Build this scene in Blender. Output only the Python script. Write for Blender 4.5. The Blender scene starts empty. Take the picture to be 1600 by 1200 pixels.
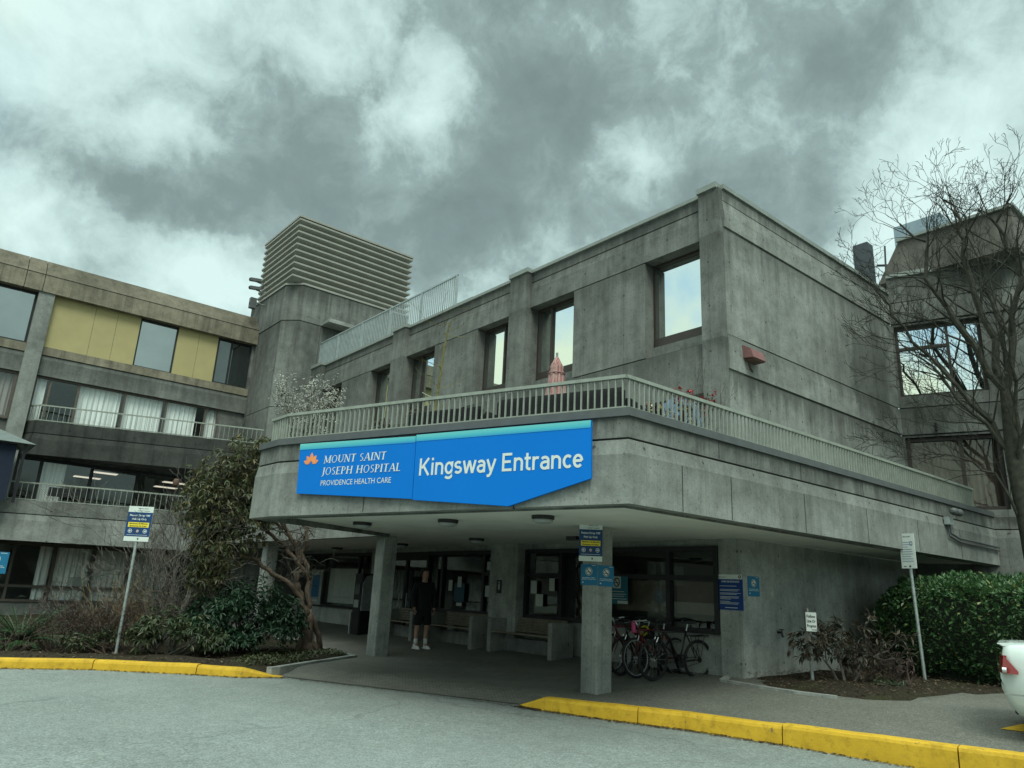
import bpy, bmesh, math, random
from mathutils import Vector, Matrix
rnd = random.Random(7)
scene = bpy.context.scene
COL = scene.collection

# ------------------------------------------------------------------ camera
cam = bpy.data.cameras.new('camera')
camo = bpy.data.objects.new('camera', cam)
COL.objects.link(camo)
CR, CU, CF = (0.763449, -0.644243, 0.045780), (-0.211875, -0.182858, 0.960038), (0.610126, 0.742640, 0.276101)
camo.matrix_world = Matrix(((CR[0], CU[0], -CF[0], 0), (CR[1], CU[1], -CF[1], 0), (CR[2], CU[2], -CF[2], 1.45), (0, 0, 0, 1)))
cam.sensor_width = 36
cam.lens = 25.483
cam.clip_start = 0.05
cam.clip_end = 3000
scene.camera = camo

# ------------------------------------------------------------------ colour
scene.view_settings.view_transform = 'Standard'
scene.view_settings.look = 'None'
scene.view_settings.exposure = 0.6
scene.view_settings.gamma = 1
scene.cycles.max_bounces = 7
scene.cycles.transparent_max_bounces = 10
scene.cycles.use_denoising = True
scene.cycles.caustics_reflective = False
scene.cycles.caustics_refractive = False

CLOUDS = [
    (0.177, 0.806, 0.565, -0.44, 0.176, 0.08, 0.238),
    (0.342, 0.775, 0.531, -0.52, 0.253, 0.077, 0.322),
    (0.452, 0.755, 0.475, -0.35, 0.226, 0.071, 0.224),
    (0.082, 0.897, 0.435, 0.09, 0.244, 0.089, 0.28),
    (0.223, 0.878, 0.424, 0.0, 0.246, 0.079, 0.238),
    (0.457, 0.637, 0.621, -0.35, 0.17, 0.099, 0.252),
    (0.576, 0.593, 0.562, -0.35, 0.212, 0.106, 0.336),
    (0.659, 0.405, 0.634, 0.0, 0.273, 0.111, 0.189),
    (0.74, 0.299, 0.602, -0.44, 0.163, 0.09, 0.322),
    (0.699, 0.454, 0.552, 0.17, 0.214, 0.089, 0.14),
    (0.517, 0.737, 0.435, -0.09, 0.229, 0.076, 0.168),
    (0.812, 0.352, 0.466, 0.0, 0.129, 0.06, 0.098),
    (0.458, 0.774, 0.437, 0.0, 0.758, 0.161, 0.14),
    (0.054, 0.843, 0.536, 0.14, 0.259, 0.094, -0.322),
    (0.311, 0.706, 0.637, 1.4, 0.13, 0.078, -0.253),
    (0.065, 0.922, 0.381, 0.17, 0.105, 0.044, -0.46),
    (0.179, 0.848, 0.499, 0.21, 0.128, 0.034, -0.368),
    (0.39, 0.72, 0.574, 1.13, 0.127, 0.045, -0.437),
    (0.252, 0.904, 0.346, -0.26, 0.17, 0.054, -0.345),
    (0.646, 0.533, 0.547, 1.4, 0.064, 0.073, -0.46),
    (0.56, 0.471, 0.682, 0.52, 0.111, 0.043, -0.138),
    (0.427, 0.776, 0.464, 0.7, 0.094, 0.038, -0.115),
    (0.844, 0.228, 0.485, 1.4, 0.262, 0.119, -0.149),
    (0.769, 0.358, 0.53, 1.05, 0.094, 0.051, -0.322),
    (0.569, 0.705, 0.423, 0.0, 0.144, 0.048, -0.138)]

SKYRAMP = [(0.05, (0.485, 0.63, 0.605)), (0.26, (0.39, 0.52, 0.50)), (0.42, (0.285, 0.388, 0.374)), (0.52, (0.205, 0.282, 0.274)), (0.68, (0.157, 0.217, 0.211)), (1.0, (0.122, 0.169, 0.165))]
ZENITH = (2.0, 2.36, 2.16)
GAPRAMP = [(0.38, (0.36, 0.56, 0.68)), (0.47, (0.52, 0.67, 0.66)), (0.56, (0.66, 0.76, 0.60))]
SUNE = 1.5

# ------------------------------------------------------------------ sky: overcast clouds by direction
world = bpy.data.worlds.new('World')
scene.world = world
world.use_nodes = True
W = world.node_tree
W.nodes.clear()
SUN_EL, SUN_AZ = math.radians(52), math.atan2(-0.85, -0.5)     # sun stands behind and right of the camera, above the cloud
def wn(t, **kw):
    n = W.nodes.new(t)
    for k, v in kw.items(): setattr(n, k, v)
    return n
def wl(a, b): W.links.new(a, b)
def wmath(op, a, b=None, c=None, clamp=False):
    n = wn('ShaderNodeMath', operation=op); n.use_clamp = clamp
    for i, v in enumerate((a, b, c)):
        if v is None: continue
        if isinstance(v, (int, float)): n.inputs[i].default_value = v
        else: wl(v, n.inputs[i])
    return n.outputs[0]
def wramp(fac, stops):
    n = wn('ShaderNodeValToRGB'); e = n.color_ramp.elements
    while len(e) < len(stops): e.new(0.5)
    for x, (p, c) in zip(e, stops): x.position = p; x.color = (*c, 1)
    wl(fac, n.inputs[0]); return n.outputs[0]
tc = wn('ShaderNodeTexCoord')
def wnoise(vec, scale, detail, rough=0.55, dist=0.0):
    n = wn('ShaderNodeTexNoise'); n.inputs['Scale'].default_value = scale; n.inputs['Detail'].default_value = detail
    n.inputs['Roughness'].default_value = rough; n.inputs['Distortion'].default_value = dist
    wl(vec, n.inputs['Vector']); return n
warp = wnoise(tc.outputs['Generated'], 5.0, 8, 0.62)
wv = wn('ShaderNodeVectorMath', operation='MULTIPLY_ADD')
wl(warp.outputs['Color'], wv.inputs[0]); wv.inputs[1].default_value = (0.13, 0.13, 0.13)
sub = wn('ShaderNodeVectorMath', operation='SUBTRACT'); wl(tc.outputs['Generated'], sub.inputs[0]); sub.inputs[1].default_value = (0.065, 0.065, 0.065)
wl(sub.outputs[0], wv.inputs[2])
wdir = wv.outputs[0]
# cloud banks: (direction x, y, z, roll about that direction, half width, half height, weight)
total = None
for dx, dy, dz, ang, a, b, wt in CLOUDS:
    f = Vector((dx, dy, dz)).normalized()
    r = f.cross(Vector((0, 0, 1))).normalized(); u = r.cross(f)
    rr = r * math.cos(ang) + u * math.sin(ang); uu = -r * math.sin(ang) + u * math.cos(ang)
    m = Matrix(((rr[0], uu[0], f[0]), (rr[1], uu[1], f[1]), (rr[2], uu[2], f[2])))
    mp = wn('ShaderNodeMapping', vector_type='TEXTURE')
    mp.inputs['Location'].default_value = f
    mp.inputs['Rotation'].default_value = m.to_euler()
    mp.inputs['Scale'].default_value = (a, b, 0.6)
    wl(wdir, mp.inputs['Vector'])
    g = wn('ShaderNodeTexGradient', gradient_type='SPHERICAL'); wl(mp.outputs[0], g.inputs[0])
    total = wmath('MULTIPLY', g.outputs['Fac'], wt) if total is None else wmath('MULTIPLY_ADD', g.outputs['Fac'], wt, total)
fb = wnoise(wdir, 4.6, 10, 0.62)
fine = wnoise(tc.outputs['Generated'], 13.0, 9, 0.62, 0.6)
d0 = wmath('MULTIPLY_ADD', fb.outputs['Fac'], 1.2, -0.645)
d1 = wmath('MULTIPLY_ADD', fine.outputs['Fac'], 0.55, d0)
dens = wmath('ADD', d1, total, clamp=True)
cloud = wramp(dens, SKYRAMP)
# breaks of blue and warm cloud tops on the far side of the sky, seen only as reflections in the windows
sep = wn('ShaderNodeSeparateXYZ'); wl(tc.outputs['Generated'], sep.inputs[0])
gap = wnoise(tc.outputs['Generated'], 4.2, 6, 0.55)
gapc = wramp(gap.outputs['Fac'], GAPRAMP)
behind = wmath('MULTIPLY_ADD', sep.outputs['X'], -2.2, 0.10, clamp=True)
up = wmath('MULTIPLY_ADD', sep.outputs['Z'], 4.0, -2.95, clamp=True)
mx = wn('ShaderNodeMix', data_type='RGBA'); wl(behind, mx.inputs[0]); wl(cloud, mx.inputs[6]); wl(gapc, mx.inputs[7])
mz = wn('ShaderNodeMix', data_type='RGBA'); wl(up, mz.inputs[0]); wl(mx.outputs[2], mz.inputs[6]); mz.inputs[7].default_value = (*ZENITH, 1)
# distant trees and roofs low on the horizon all round
hn = wnoise(tc.outputs['Generated'], 9.0, 5, 0.6)
hz = wmath('MULTIPLY_ADD', hn.outputs['Fac'], -0.16, sep.outputs['Z'])
hf = wmath('MULTIPLY_ADD', hz, -30.0, 0.9, clamp=True)
mh = wn('ShaderNodeMix', data_type='RGBA'); wl(hf, mh.inputs[0]); wl(mz.outputs[2], mh.inputs[6]); mh.inputs[7].default_value = (0.05, 0.06, 0.052, 1)
sky = wn('ShaderNodeTexSky', sky_type='NISHITA'); sky.sun_disc = False
sky.sun_elevation = SUN_EL; sky.sun_rotation = math.pi / 2 - SUN_AZ
sc = wn('ShaderNodeVectorMath', operation='SCALE'); wl(mh.outputs[2], sc.inputs[0]); sc.inputs['Scale'].default_value = 10.0
mk = wn('ShaderNodeMix', data_type='RGBA'); mk.inputs[0].default_value = 0.97
wl(sky.outputs[0], mk.inputs[6]); wl(sc.outputs[0], mk.inputs[7])
bg = wn('ShaderNodeBackground'); bg.inputs['Strength'].default_value = 0.1
wl(mk.outputs[2], bg.inputs['Color'])
wo = wn('ShaderNodeOutputWorld'); wl(bg.outputs[0], wo.inputs['Surface'])

sun = bpy.data.lights.new('sun', 'SUN'); sun.energy = SUNE; sun.angle = math.radians(25); sun.color = (0.95, 1.0, 0.88)
suno = bpy.data.objects.new('sun', sun); COL.objects.link(suno)
sd = Vector((math.cos(SUN_AZ) * math.cos(SUN_EL), math.sin(SUN_AZ) * math.cos(SUN_EL), math.sin(SUN_EL)))
suno.rotation_euler = sd.to_track_quat('Z', 'Y').to_euler()
suno.location = sd * 60

# ------------------------------------------------------------------ materials
MATS = {}
class NT:
    """small wrapper for building a material"""
    def __init__(s, name):
        s.m = bpy.data.materials.new(name); s.m.use_nodes = True; s.t = s.m.node_tree; s.t.nodes.clear()
        s.out = s.t.nodes.new('ShaderNodeOutputMaterial'); MATS[name] = s.m
        s.pos = s.t.nodes.new('ShaderNodeNewGeometry')
    def n(s, t, **kw):
        x = s.t.nodes.new(t)
        for k, v in kw.items(): setattr(x, k, v)
        return x
    def l(s, a, b): s.t.links.new(a, b)
    def noise(s, scale, detail=4, rough=0.55, vscale=None, dist=0.0, vec=None):
        v = vec or s.pos.outputs['Position']
        if vscale:
            m = s.n('ShaderNodeMapping'); m.inputs['Scale'].default_value = vscale; s.l(v, m.inputs['Vector']); v = m.outputs[0]
        x = s.n('ShaderNodeTexNoise'); x.inputs['Scale'].default_value = scale; x.inputs['Detail'].default_value = detail
        x.inputs['Roughness'].default_value = rough; x.inputs['Distortion'].default_value = dist
        s.l(v, x.inputs['Vector']); return x.outputs['Fac']
    def ramp(s, f, stops, interp='LINEAR'):
        x = s.n('ShaderNodeValToRGB'); e = x.color_ramp.elements; x.color_ramp.interpolation = interp
        while len(e) < len(stops): e.new(0.5)
        for q, (p, c) in zip(e, stops):
            q.position = p; q.color = (*c, 1) if isinstance(c, tuple) else (c, c, c, 1)
        s.l(f, x.inputs[0]); return x.outputs[0]
    def mix(s, f, a, b, mode='MIX'):
        x = s.n('ShaderNodeMix', data_type='RGBA', blend_type=mode)
        for i, v in ((0, f), (6, a), (7, b)):
            if isinstance(v, (int, float)): x.inputs[i].default_value = v
            elif isinstance(v, tuple): x.inputs[i].default_value = (*v, 1)
            else: s.l(v, x.inputs[i])
        return x.outputs[2]
    def math(s, op, a, b=None, c=None, clamp=False):
        x = s.n('ShaderNodeMath', operation=op); x.use_clamp = clamp
        for i, v in enumerate((a, b, c)):
            if v is None: continue
            if isinstance(v, (int, float)): x.inputs[i].default_value = v
            else: s.l(v, x.inputs[i])
        return x.outputs[0]
    def bsdf(s, color, rough=0.8, metal=0.0, spec=0.3, bump=None, bstr=0.3, bdist=0.01, coat=0.0, trans=0.0):
        b = s.n('ShaderNodeBsdfPrincipled')
        for k, v in (('Base Color', color), ('Roughness', rough)):
            if isinstance(v, tuple): b.inputs[k].default_value = (*v, 1)
            elif isinstance(v, (int, float)): b.inputs[k].default_value = v
            else: s.l(v, b.inputs[k])
        b.inputs['Metallic'].default_value = metal
        b.inputs['Specular IOR Level'].default_value = spec
        b.inputs['Coat Weight'].default_value = coat
        if bump is not None:
            x = s.n('ShaderNodeBump'); x.inputs['Strength'].default_value = bstr; x.inputs['Distance'].default_value = bdist
            s.l(bump, x.inputs['Height']); s.l(x.outputs[0], b.inputs['Normal'])
        s.l(b.outputs[0], s.out.inputs['Surface'])
        return b

def plain(name, c, rough=0.6, metal=0.0, spec=0.4, var=0.12, scale=6.0, coat=0.0):
    t = NT(name); f = t.noise(scale, 5)
    lo = tuple(x * (1 - var) for x in c); hi = tuple(min(1, x * (1 + var)) for x in c)
    t.bsdf(t.ramp(f, [(0.3, lo), (0.7, hi)]), rough, metal, spec, coat=coat)
    return t.m

def concrete(name, k=1.0, tint=(0.94, 1.0, 0.925), stain=None, streak=0.42, pits=True, drips=()):
    t = NT(name)
    big = t.noise(0.55, 5, 0.6); mid = t.noise(3.5, 6, 0.62); fine = t.noise(55, 3, 0.6)
    st = t.noise(1.0, 5, 0.6, vscale=(3.2, 3.2, 0.22)); st2 = t.noise(1.0, 4, 0.6, vscale=(9, 9, 0.5))
    c = lambda v: tuple(v * k * x for x in tint)
    base = t.ramp(big, [(0.30, c(0.15)), (0.52, c(0.22)), (0.72, c(0.285))])
    base = t.mix(0.6, base, t.ramp(mid, [(0.30, 0.55), (0.5, 0.97), (0.75, 1.3)]), 'MULTIPLY')
    base = t.mix(streak, base, t.ramp(st, [(0.34, 0.55), (0.50, 1.0), (0.68, 1.12)]), 'MULTIPLY')
    base = t.mix(0.25, base, t.ramp(st2, [(0.35, 0.7), (0.55, 1.0), (0.75, 1.25)]), 'MULTIPLY')
    base = t.mix(0.5, base, t.ramp(fine, [(0.3, 0.75), (0.7, 1.2)]), 'MULTIPLY')
    pore = t.noise(21, 4, 0.7)
    base = t.mix(0.8, base, t.ramp(pore, [(0.30, 0.45), (0.42, 0.95), (0.60, 1.0), (0.75, 1.3)]), 'MULTIPLY')
    sq = t.n('ShaderNodeSeparateXYZ'); t.l(t.pos.outputs['Position'], sq.inputs[0])
    uu = t.math('ADD', sq.outputs['X'], sq.outputs['Y'])
    # faint board marks and plugged tie holes left by the formwork
    bd = t.math('ABSOLUTE', t.math('SUBTRACT', t.math('FRACT', t.math('MULTIPLY', uu, 1 / 0.61)), 0.5))
    base = t.mix(0.55, base, t.ramp(bd, [(0.484, 1.0), (0.494, 0.66)]), 'MULTIPLY')
    if pits:
        hu = t.math('MULTIPLY', t.math('SUBTRACT', t.math('FRACT', t.math('MULTIPLY', uu, 1 / 1.22)), 0.5), 1.22)
        hv = t.math('MULTIPLY', t.math('SUBTRACT', t.math('FRACT', t.math('MULTIPLY', sq.outputs['Z'], 1 / 0.93)), 0.5), 0.93)
        hr = t.math('SQRT', t.math('ADD', t.math('MULTIPLY', hu, hu), t.math('MULTIPLY', hv, hv)))
        base = t.mix(0.85, base, t.ramp(hr, [(0.018, 0.30), (0.026, 1.0)]), 'MULTIPLY')
    # dirt that has run down from the ledges: dark tongues of uneven length
    for zl, ln, amt in drips:
        dz = t.math('MULTIPLY_ADD', sq.outputs['Z'], -1 / ln, zl / ln)
        tong = t.math('SUBTRACT', t.math('MULTIPLY', t.noise(1.0, 6, 0.7, vscale=(5, 5, 0.12)), 2.3), dz)
        gate = t.math('GREATER_THAN', dz, 0.0)
        m_ = t.math('MULTIPLY', t.ramp(tong, [(0.45, 0.0), (1.5, 1.0)]), gate)
        base = t.mix(t.math('MULTIPLY', m_, amt), base, (0.035, 0.038, 0.033))
    if pits:
        v = t.n('ShaderNodeTexVoronoi'); v.inputs['Scale'].default_value = 7.5; t.l(t.pos.outputs['Position'], v.inputs['Vector'])
        base = t.mix(0.75, base, t.ramp(v.outputs['Distance'], [(0.07, 0.35), (0.12, 1.0)]), 'MULTIPLY')
    if stain:
        (x0, z0, hx, hz, amt) = stain
        sx = t.n('ShaderNodeSeparateXYZ'); t.l(t.pos.outputs['Position'], sx.inputs[0])
        wob = t.math('MULTIPLY_ADD', t.noise(1.3, 5), 1.1, -0.55)
        dx = t.math('ABSOLUTE', t.math('MULTIPLY_ADD', sx.outputs['X'], 1 / hx, -x0 / hx))
        dz = t.math('ABSOLUTE', t.math('MULTIPLY_ADD', sx.outputs['Z'], 1 / hz, -z0 / hz))
        d = t.math('ADD', t.math('MAXIMUM', dx, dz), wob)
        base = t.mix(amt, base, t.ramp(d, [(0.75, 0.45), (1.1, 1.0)]), 'MULTIPLY')
    h = t.math('ADD', t.math('MULTIPLY', fine, 0.4), mid)
    t.bsdf(base, 0.9, 0, 0.2, bump=h, bstr=0.45, bdist=0.012)
    return t.m

CON = concrete('concrete', 0.80, drips=((9.45, 0.9, 0.5), (8.5, 0.8, 0.35), (6.29, 0.7, 0.45)))
CON_SIDE = concrete('concrete_side_wall', 1.22, stain=(17.4, 6.9, 1.15, 1.3, 0.8), drips=((9.47, 0.5, 0.5), (8.62, 0.9, 0.35), (5.66, 0.8, 0.6), (6.35, 0.5, 0.4)))  # paler than the front: the side's brighter light is painted into its colour
CON_DARK = concrete('concrete_weathered', 0.80, streak=0.8, drips=((3.63, 0.30, 0.6), (9.9, 1.0, 0.5), (6.35, 0.7, 0.5)))
CON_PALE = concrete('concrete_pale', 1.38)
CON_LOW = concrete('concrete_ground_floor', 1.6, streak=0.4)  # ground-floor concrete paled in colour to stand in for light under the canopy
CON_FACE = concrete('concrete_fascia', 1.18, streak=0.22, drips=((3.34, 0.5, 0.25), (3.15, 0.9, 0.18)))
CON_TOWER = concrete('concrete_tower', 0.80, streak=0.7, drips=((12.8, 1.1, 0.5), (11.3, 1.2, 0.4)))
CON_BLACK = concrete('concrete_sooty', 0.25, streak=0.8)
GROOVE = plain('joint_shadow_gap', (0.03, 0.032, 0.03), 0.95)
COPING = plain('grey_metal_coping', (0.22, 0.25, 0.23), 0.55, 0.0, 0.4)
CAPM = plain('grey_painted_cap', (0.085, 0.095, 0.095), 0.6)
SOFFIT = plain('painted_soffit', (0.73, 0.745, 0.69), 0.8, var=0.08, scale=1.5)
TAN = concrete('tan_roof_metal', 1.0, tint=(1.02, 0.93, 0.70), streak=0.8, pits=False)
TAN_TOP = concrete('tan_roof_slope', 0.60, tint=(1.02, 0.93, 0.70), streak=0.4, pits=False)  # same roof metal, colour darkened to offset sky light on the slope
YELLOWP = plain('yellow_panel', (0.39, 0.34, 0.165), 0.75, var=0.05, scale=2)
LOUVER = plain('beige_louver', (0.27, 0.275, 0.24), 0.6, var=0.1, scale=2.0)
FRAME = plain('brown_window_frame', (0.040, 0.032, 0.027), 0.5)
FRAME_D = plain('dark_window_frame', (0.014, 0.016, 0.017), 0.5)
FRAME_T = plain('taupe_window_frame', (0.10, 0.085, 0.07), 0.6)
RAILM = plain('pale_green_rail_paint', (0.255, 0.285, 0.245), 0.5, var=0.15)
RAILG = plain('galvanised_rail', (0.30, 0.35, 0.35), 0.5, 0.2)
ROOFM = plain('flat_roof_gravel', (0.2, 0.2, 0.19), 0.95)
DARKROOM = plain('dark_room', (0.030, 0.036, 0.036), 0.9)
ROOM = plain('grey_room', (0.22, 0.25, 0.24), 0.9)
PAPER = plain('paper', (0.42, 0.46, 0.43), 0.8, var=0.05)
BLACK = plain('black_plastic', (0.012, 0.013, 0.014), 0.45)
DARKMET = plain('dark_metal', (0.03, 0.032, 0.033), 0.4, 0.6)
STEEL = plain('galvanised_steel', (0.36, 0.41, 0.40), 0.45, 0.5, var=0.2, scale=12)
SILVER = plain('silver_metal', (0.65, 0.67, 0.66), 0.3, 0.8)
WOODM = plain('weathered_bench_wood', (0.15, 0.135, 0.10), 0.75, var=0.3, scale=9)
WHITEP = plain('white_sign_paint', (0.62, 0.68, 0.64), 0.5, var=0.04)
NAVY = plain('navy_sign_blue', (0.006, 0.045, 0.15), 0.5, var=0.05)
ROYAL = plain('royal_notice_blue', (0.005, 0.04, 0.20), 0.5, var=0.05)
SIGNYEL = plain('yellow_sign_strip', (0.80, 0.64, 0.05), 0.5, var=0.04)
SIGNBLUE = plain('bright_banner_blue', (0.0, 0.165, 0.60), 0.5, 0.0, 0.15, var=0.03, scale=0.6)
SMOKE = plain('cyan_blue_sign', (0.008, 0.15, 0.29), 0.5, var=0.05)
ORANGE = plain('orange_petal', (0.80, 0.28, 0.10), 0.5, var=0.08)
REDM = plain('red_paint', (0.11, 0.012, 0.015), 0.45)
PINKM = plain('pink_bottle', (0.40, 0.03, 0.12), 0.4)
FADEDRED = plain('faded_red_paint', (0.20, 0.095, 0.09), 0.7)
YELLOCK = plain('yellow_lock', (0.45, 0.40, 0.02), 0.5)
RUBBER = plain('rubber', (0.011, 0.012, 0.012), 0.8)
WICKER = plain('black_wicker', (0.017, 0.018, 0.02), 0.7, var=0.6, scale=60)
NAVYCLOTH = plain('navy_canvas', (0.010, 0.018, 0.038), 0.85)
SHINGLE = plain('grey_gazebo_roof', (0.13, 0.16, 0.155), 0.8)
TERRA = plain('brown_planter', (0.10, 0.06, 0.045), 0.8)
CLOTHB = plain('dusty_blue_cloth', (0.13, 0.20, 0.30), 0.9)
TWIG = plain('grey_bark', (0.10, 0.092, 0.080), 0.9, var=0.35, scale=14)
TWIGB = plain('brown_twig', (0.062, 0.044, 0.034), 0.9, var=0.35, scale=14)
TWIGY = plain('straw_twig', (0.20, 0.155, 0.085), 0.9, var=0.3, scale=14)
DARKBARK = plain('dark_wet_bark', (0.036, 0.037, 0.027), 0.9, var=0.5, scale=9)
MOSSY = plain('mossy_bark', (0.13, 0.12, 0.04), 0.9, var=0.4, scale=20)
PINKBARK = plain('peeling_reddish_bark', (0.115, 0.085, 0.062), 0.85, var=0.45, scale=16)
SKIN = plain('skin', (0.42, 0.25, 0.18), 0.55, var=0.05)
HAIRM = plain('dark_hair', (0.012, 0.010, 0.009), 0.6)
JACKET = plain('black_jacket', (0.010, 0.012, 0.016), 0.85)
SHORTS = plain('black_shorts', (0.008, 0.009, 0.012), 0.85)
SOCK = plain('white_sock', (0.72, 0.74, 0.72), 0.9)
SHOE = plain('white_trainer', (0.75, 0.78, 0.76), 0.6)
CARW = plain('white_car_paint', (0.56, 0.63, 0.60), 0.25, 0, 0.5, var=0.02, coat=0.6)
REDLENS = plain('red_tail_lens', (0.24, 0.006, 0.010), 0.15, 0, 0.6, coat=0.5)
DIFFUSER = plain('frosted_diffuser', (0.34, 0.37, 0.36), 0.4)
BRONZE = plain('dark_bronze_fitting', (0.022, 0.021, 0.02), 0.5)
HVACM = plain('bluish_duct_metal', (0.24, 0.31, 0.36), 0.5, 0.2)

def glass(name, refl, dark=None, rough=0.0, tint=(0.975, 0.99, 0.985)):
    """window glass: facing-dependent mirror over clear (or dark tinted) glass"""
    t = NT(name)
    fr = t.n('ShaderNodeLayerWeight'); fr.inputs['Blend'].default_value = 0.5
    f = t.math('MULTIPLY_ADD', t.math('POWER', fr.outputs['Facing'], 5.0), 0.9, refl + 0.04, clamp=True)
    g = t.n('ShaderNodeBsdfGlossy'); g.inputs['Roughness'].default_value = rough; g.inputs['Color'].default_value = (0.92, 1.0, 0.96, 1)
    wob = t.n('ShaderNodeBump'); wob.inputs['Strength'].default_value = 0.02; wob.inputs['Distance'].default_value = 0.05
    t.l(t.noise(0.9, 2), wob.inputs['Height']); t.l(wob.outputs[0], g.inputs['Normal'])
    if dark:
        b = t.n('ShaderNodeBsdfDiffuse'); b.inputs['Color'].default_value = (*dark, 1)
    else:
        b = t.n('ShaderNodeBsdfTransparent'); b.inputs['Color'].default_value = (*tint, 1)
    mx = t.n('ShaderNodeMixShader'); t.l(f, mx.inputs[0]); t.l(b.outputs[0], mx.inputs[1]); t.l(g.outputs[0], mx.inputs[2])
    t.l(mx.outputs[0], t.out.inputs['Surface']); return t.m
MIRROR = glass('reflective_window_glass', 0.72, (0.02, 0.025, 0.024))
GLASS_DK = glass('dark_tinted_glass', 0.10, (0.012, 0.016, 0.018))
GLASS_GR = glass('grey_tinted_glass', 0.30, (0.02, 0.025, 0.03))
GLASS = glass('clear_window_glass', 0.03)
CARGLASS = glass('car_window_glass', 0.08, (0.01, 0.012, 0.012))

def emit(name, c, s):
    t = NT(name); e = t.n('ShaderNodeEmission'); e.inputs[0].default_value = (*c, 1); e.inputs[1].default_value = s
    t.l(e.outputs[0], t.out.inputs['Surface']); return t.m
LAMP = emit('lit_ceiling_panel', (1.0, 0.93, 0.74), 0.5)

def curtain(name, c):
    t = NT(name); w = t.noise(1.0, 3, 0.5, vscale=(16, 16, 0.25))
    t.bsdf(t.ramp(w, [(0.3, tuple(x * 0.76 for x in c)), (0.65, c)]), 0.9); return t.m
CURTAIN = curtain('pale_curtain', (0.86, 0.90, 0.87))
CURTAIN_T = curtain('taupe_curtain', (0.30, 0.27, 0.25))

def leafmat(name, stops, rough=0.45, spec=0.4, flip=0.0):
    t = NT(name)
    g = t.pos
    r = t.ramp(g.outputs['Random Per Island'], stops)
    cl = t.noise(1.6, 3)
    c = t.mix(0.6, r, t.ramp(cl, [(0.3, 0.45), (0.7, 0.95)]), 'MULTIPLY')
    d = t.n('ShaderNodeBsdfPrincipled'); t.l(c, d.inputs['Base Color']); d.inputs['Roughness'].default_value = rough
    d.inputs['Specular IOR Level'].default_value = spec
    tr = t.n('ShaderNodeBsdfTranslucent'); t.l(c, tr.inputs['Color'])
    m = t.n('ShaderNodeMixShader'); m.inputs[0].default_value = 0.22
    t.l(d.outputs[0], m.inputs[1]); t.l(tr.outputs[0], m.inputs[2]); t.l(m.outputs[0], t.out.inputs['Surface']); return t.m
LEAF_RH = leafmat('rhododendron_leaf', [(0.0, (0.055, 0.084, 0.034)), (0.5, (0.098, 0.112, 0.050)), (0.8, (0.12, 0.11, 0.05)), (1.0, (0.24, 0.20, 0.09))])
LEAF_DK = leafmat('dark_green_leaf', [(0.0, (0.014, 0.048, 0.024)), (0.6, (0.026, 0.072, 0.036)), (1.0, (0.05, 0.10, 0.045))])
LEAF_OL = leafmat('olive_leaf', [(0.0, (0.028, 0.055, 0.022)), (0.6, (0.055, 0.085, 0.035)), (1.0, (0.12, 0.13, 0.06))])
LEAF_HG = leafmat('laurel_leaf', [(0.0, (0.034, 0.095, 0.034)), (0.5, (0.064, 0.150, 0.054)), (0.93, (0.10, 0.20, 0.07)), (1.0, (0.24, 0.24, 0.08))], 0.4)
LEAF_BR = leafmat('brown_leaf', [(0.0, (0.030, 0.040, 0.024)), (0.6, (0.055, 0.050, 0.032)), (1.0, (0.11, 0.075, 0.05))])
LEAF_FN = leafmat('fern_leaf', [(0.0, (0.03, 0.08, 0.03)), (1.0, (0.07, 0.16, 0.055))])
BLOSSOM = leafmat('white_blossom', [(0.0, (0.55, 0.58, 0.50)), (1.0, (0.80, 0.80, 0.74))])
PETAL = leafmat('red_petal', [(0.0, (0.25, 0.02, 0.03)), (1.0, (0.42, 0.06, 0.06))])
PETALY = leafmat('yellow_pink_petal', [(0.0, (0.55, 0.50, 0.18)), (0.6, (0.65, 0.58, 0.30)), (1.0, (0.55, 0.22, 0.25))])
LITTERM = leafmat('dead_leaf', [(0.0, (0.05, 0.036, 0.022)), (0.7, (0.12, 0.085, 0.05)), (1.0, (0.26, 0.22, 0.15))])
GRASSM = leafmat('moss_grass', [(0.0, (0.035, 0.055, 0.018)), (1.0, (0.09, 0.10, 0.035))])

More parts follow.
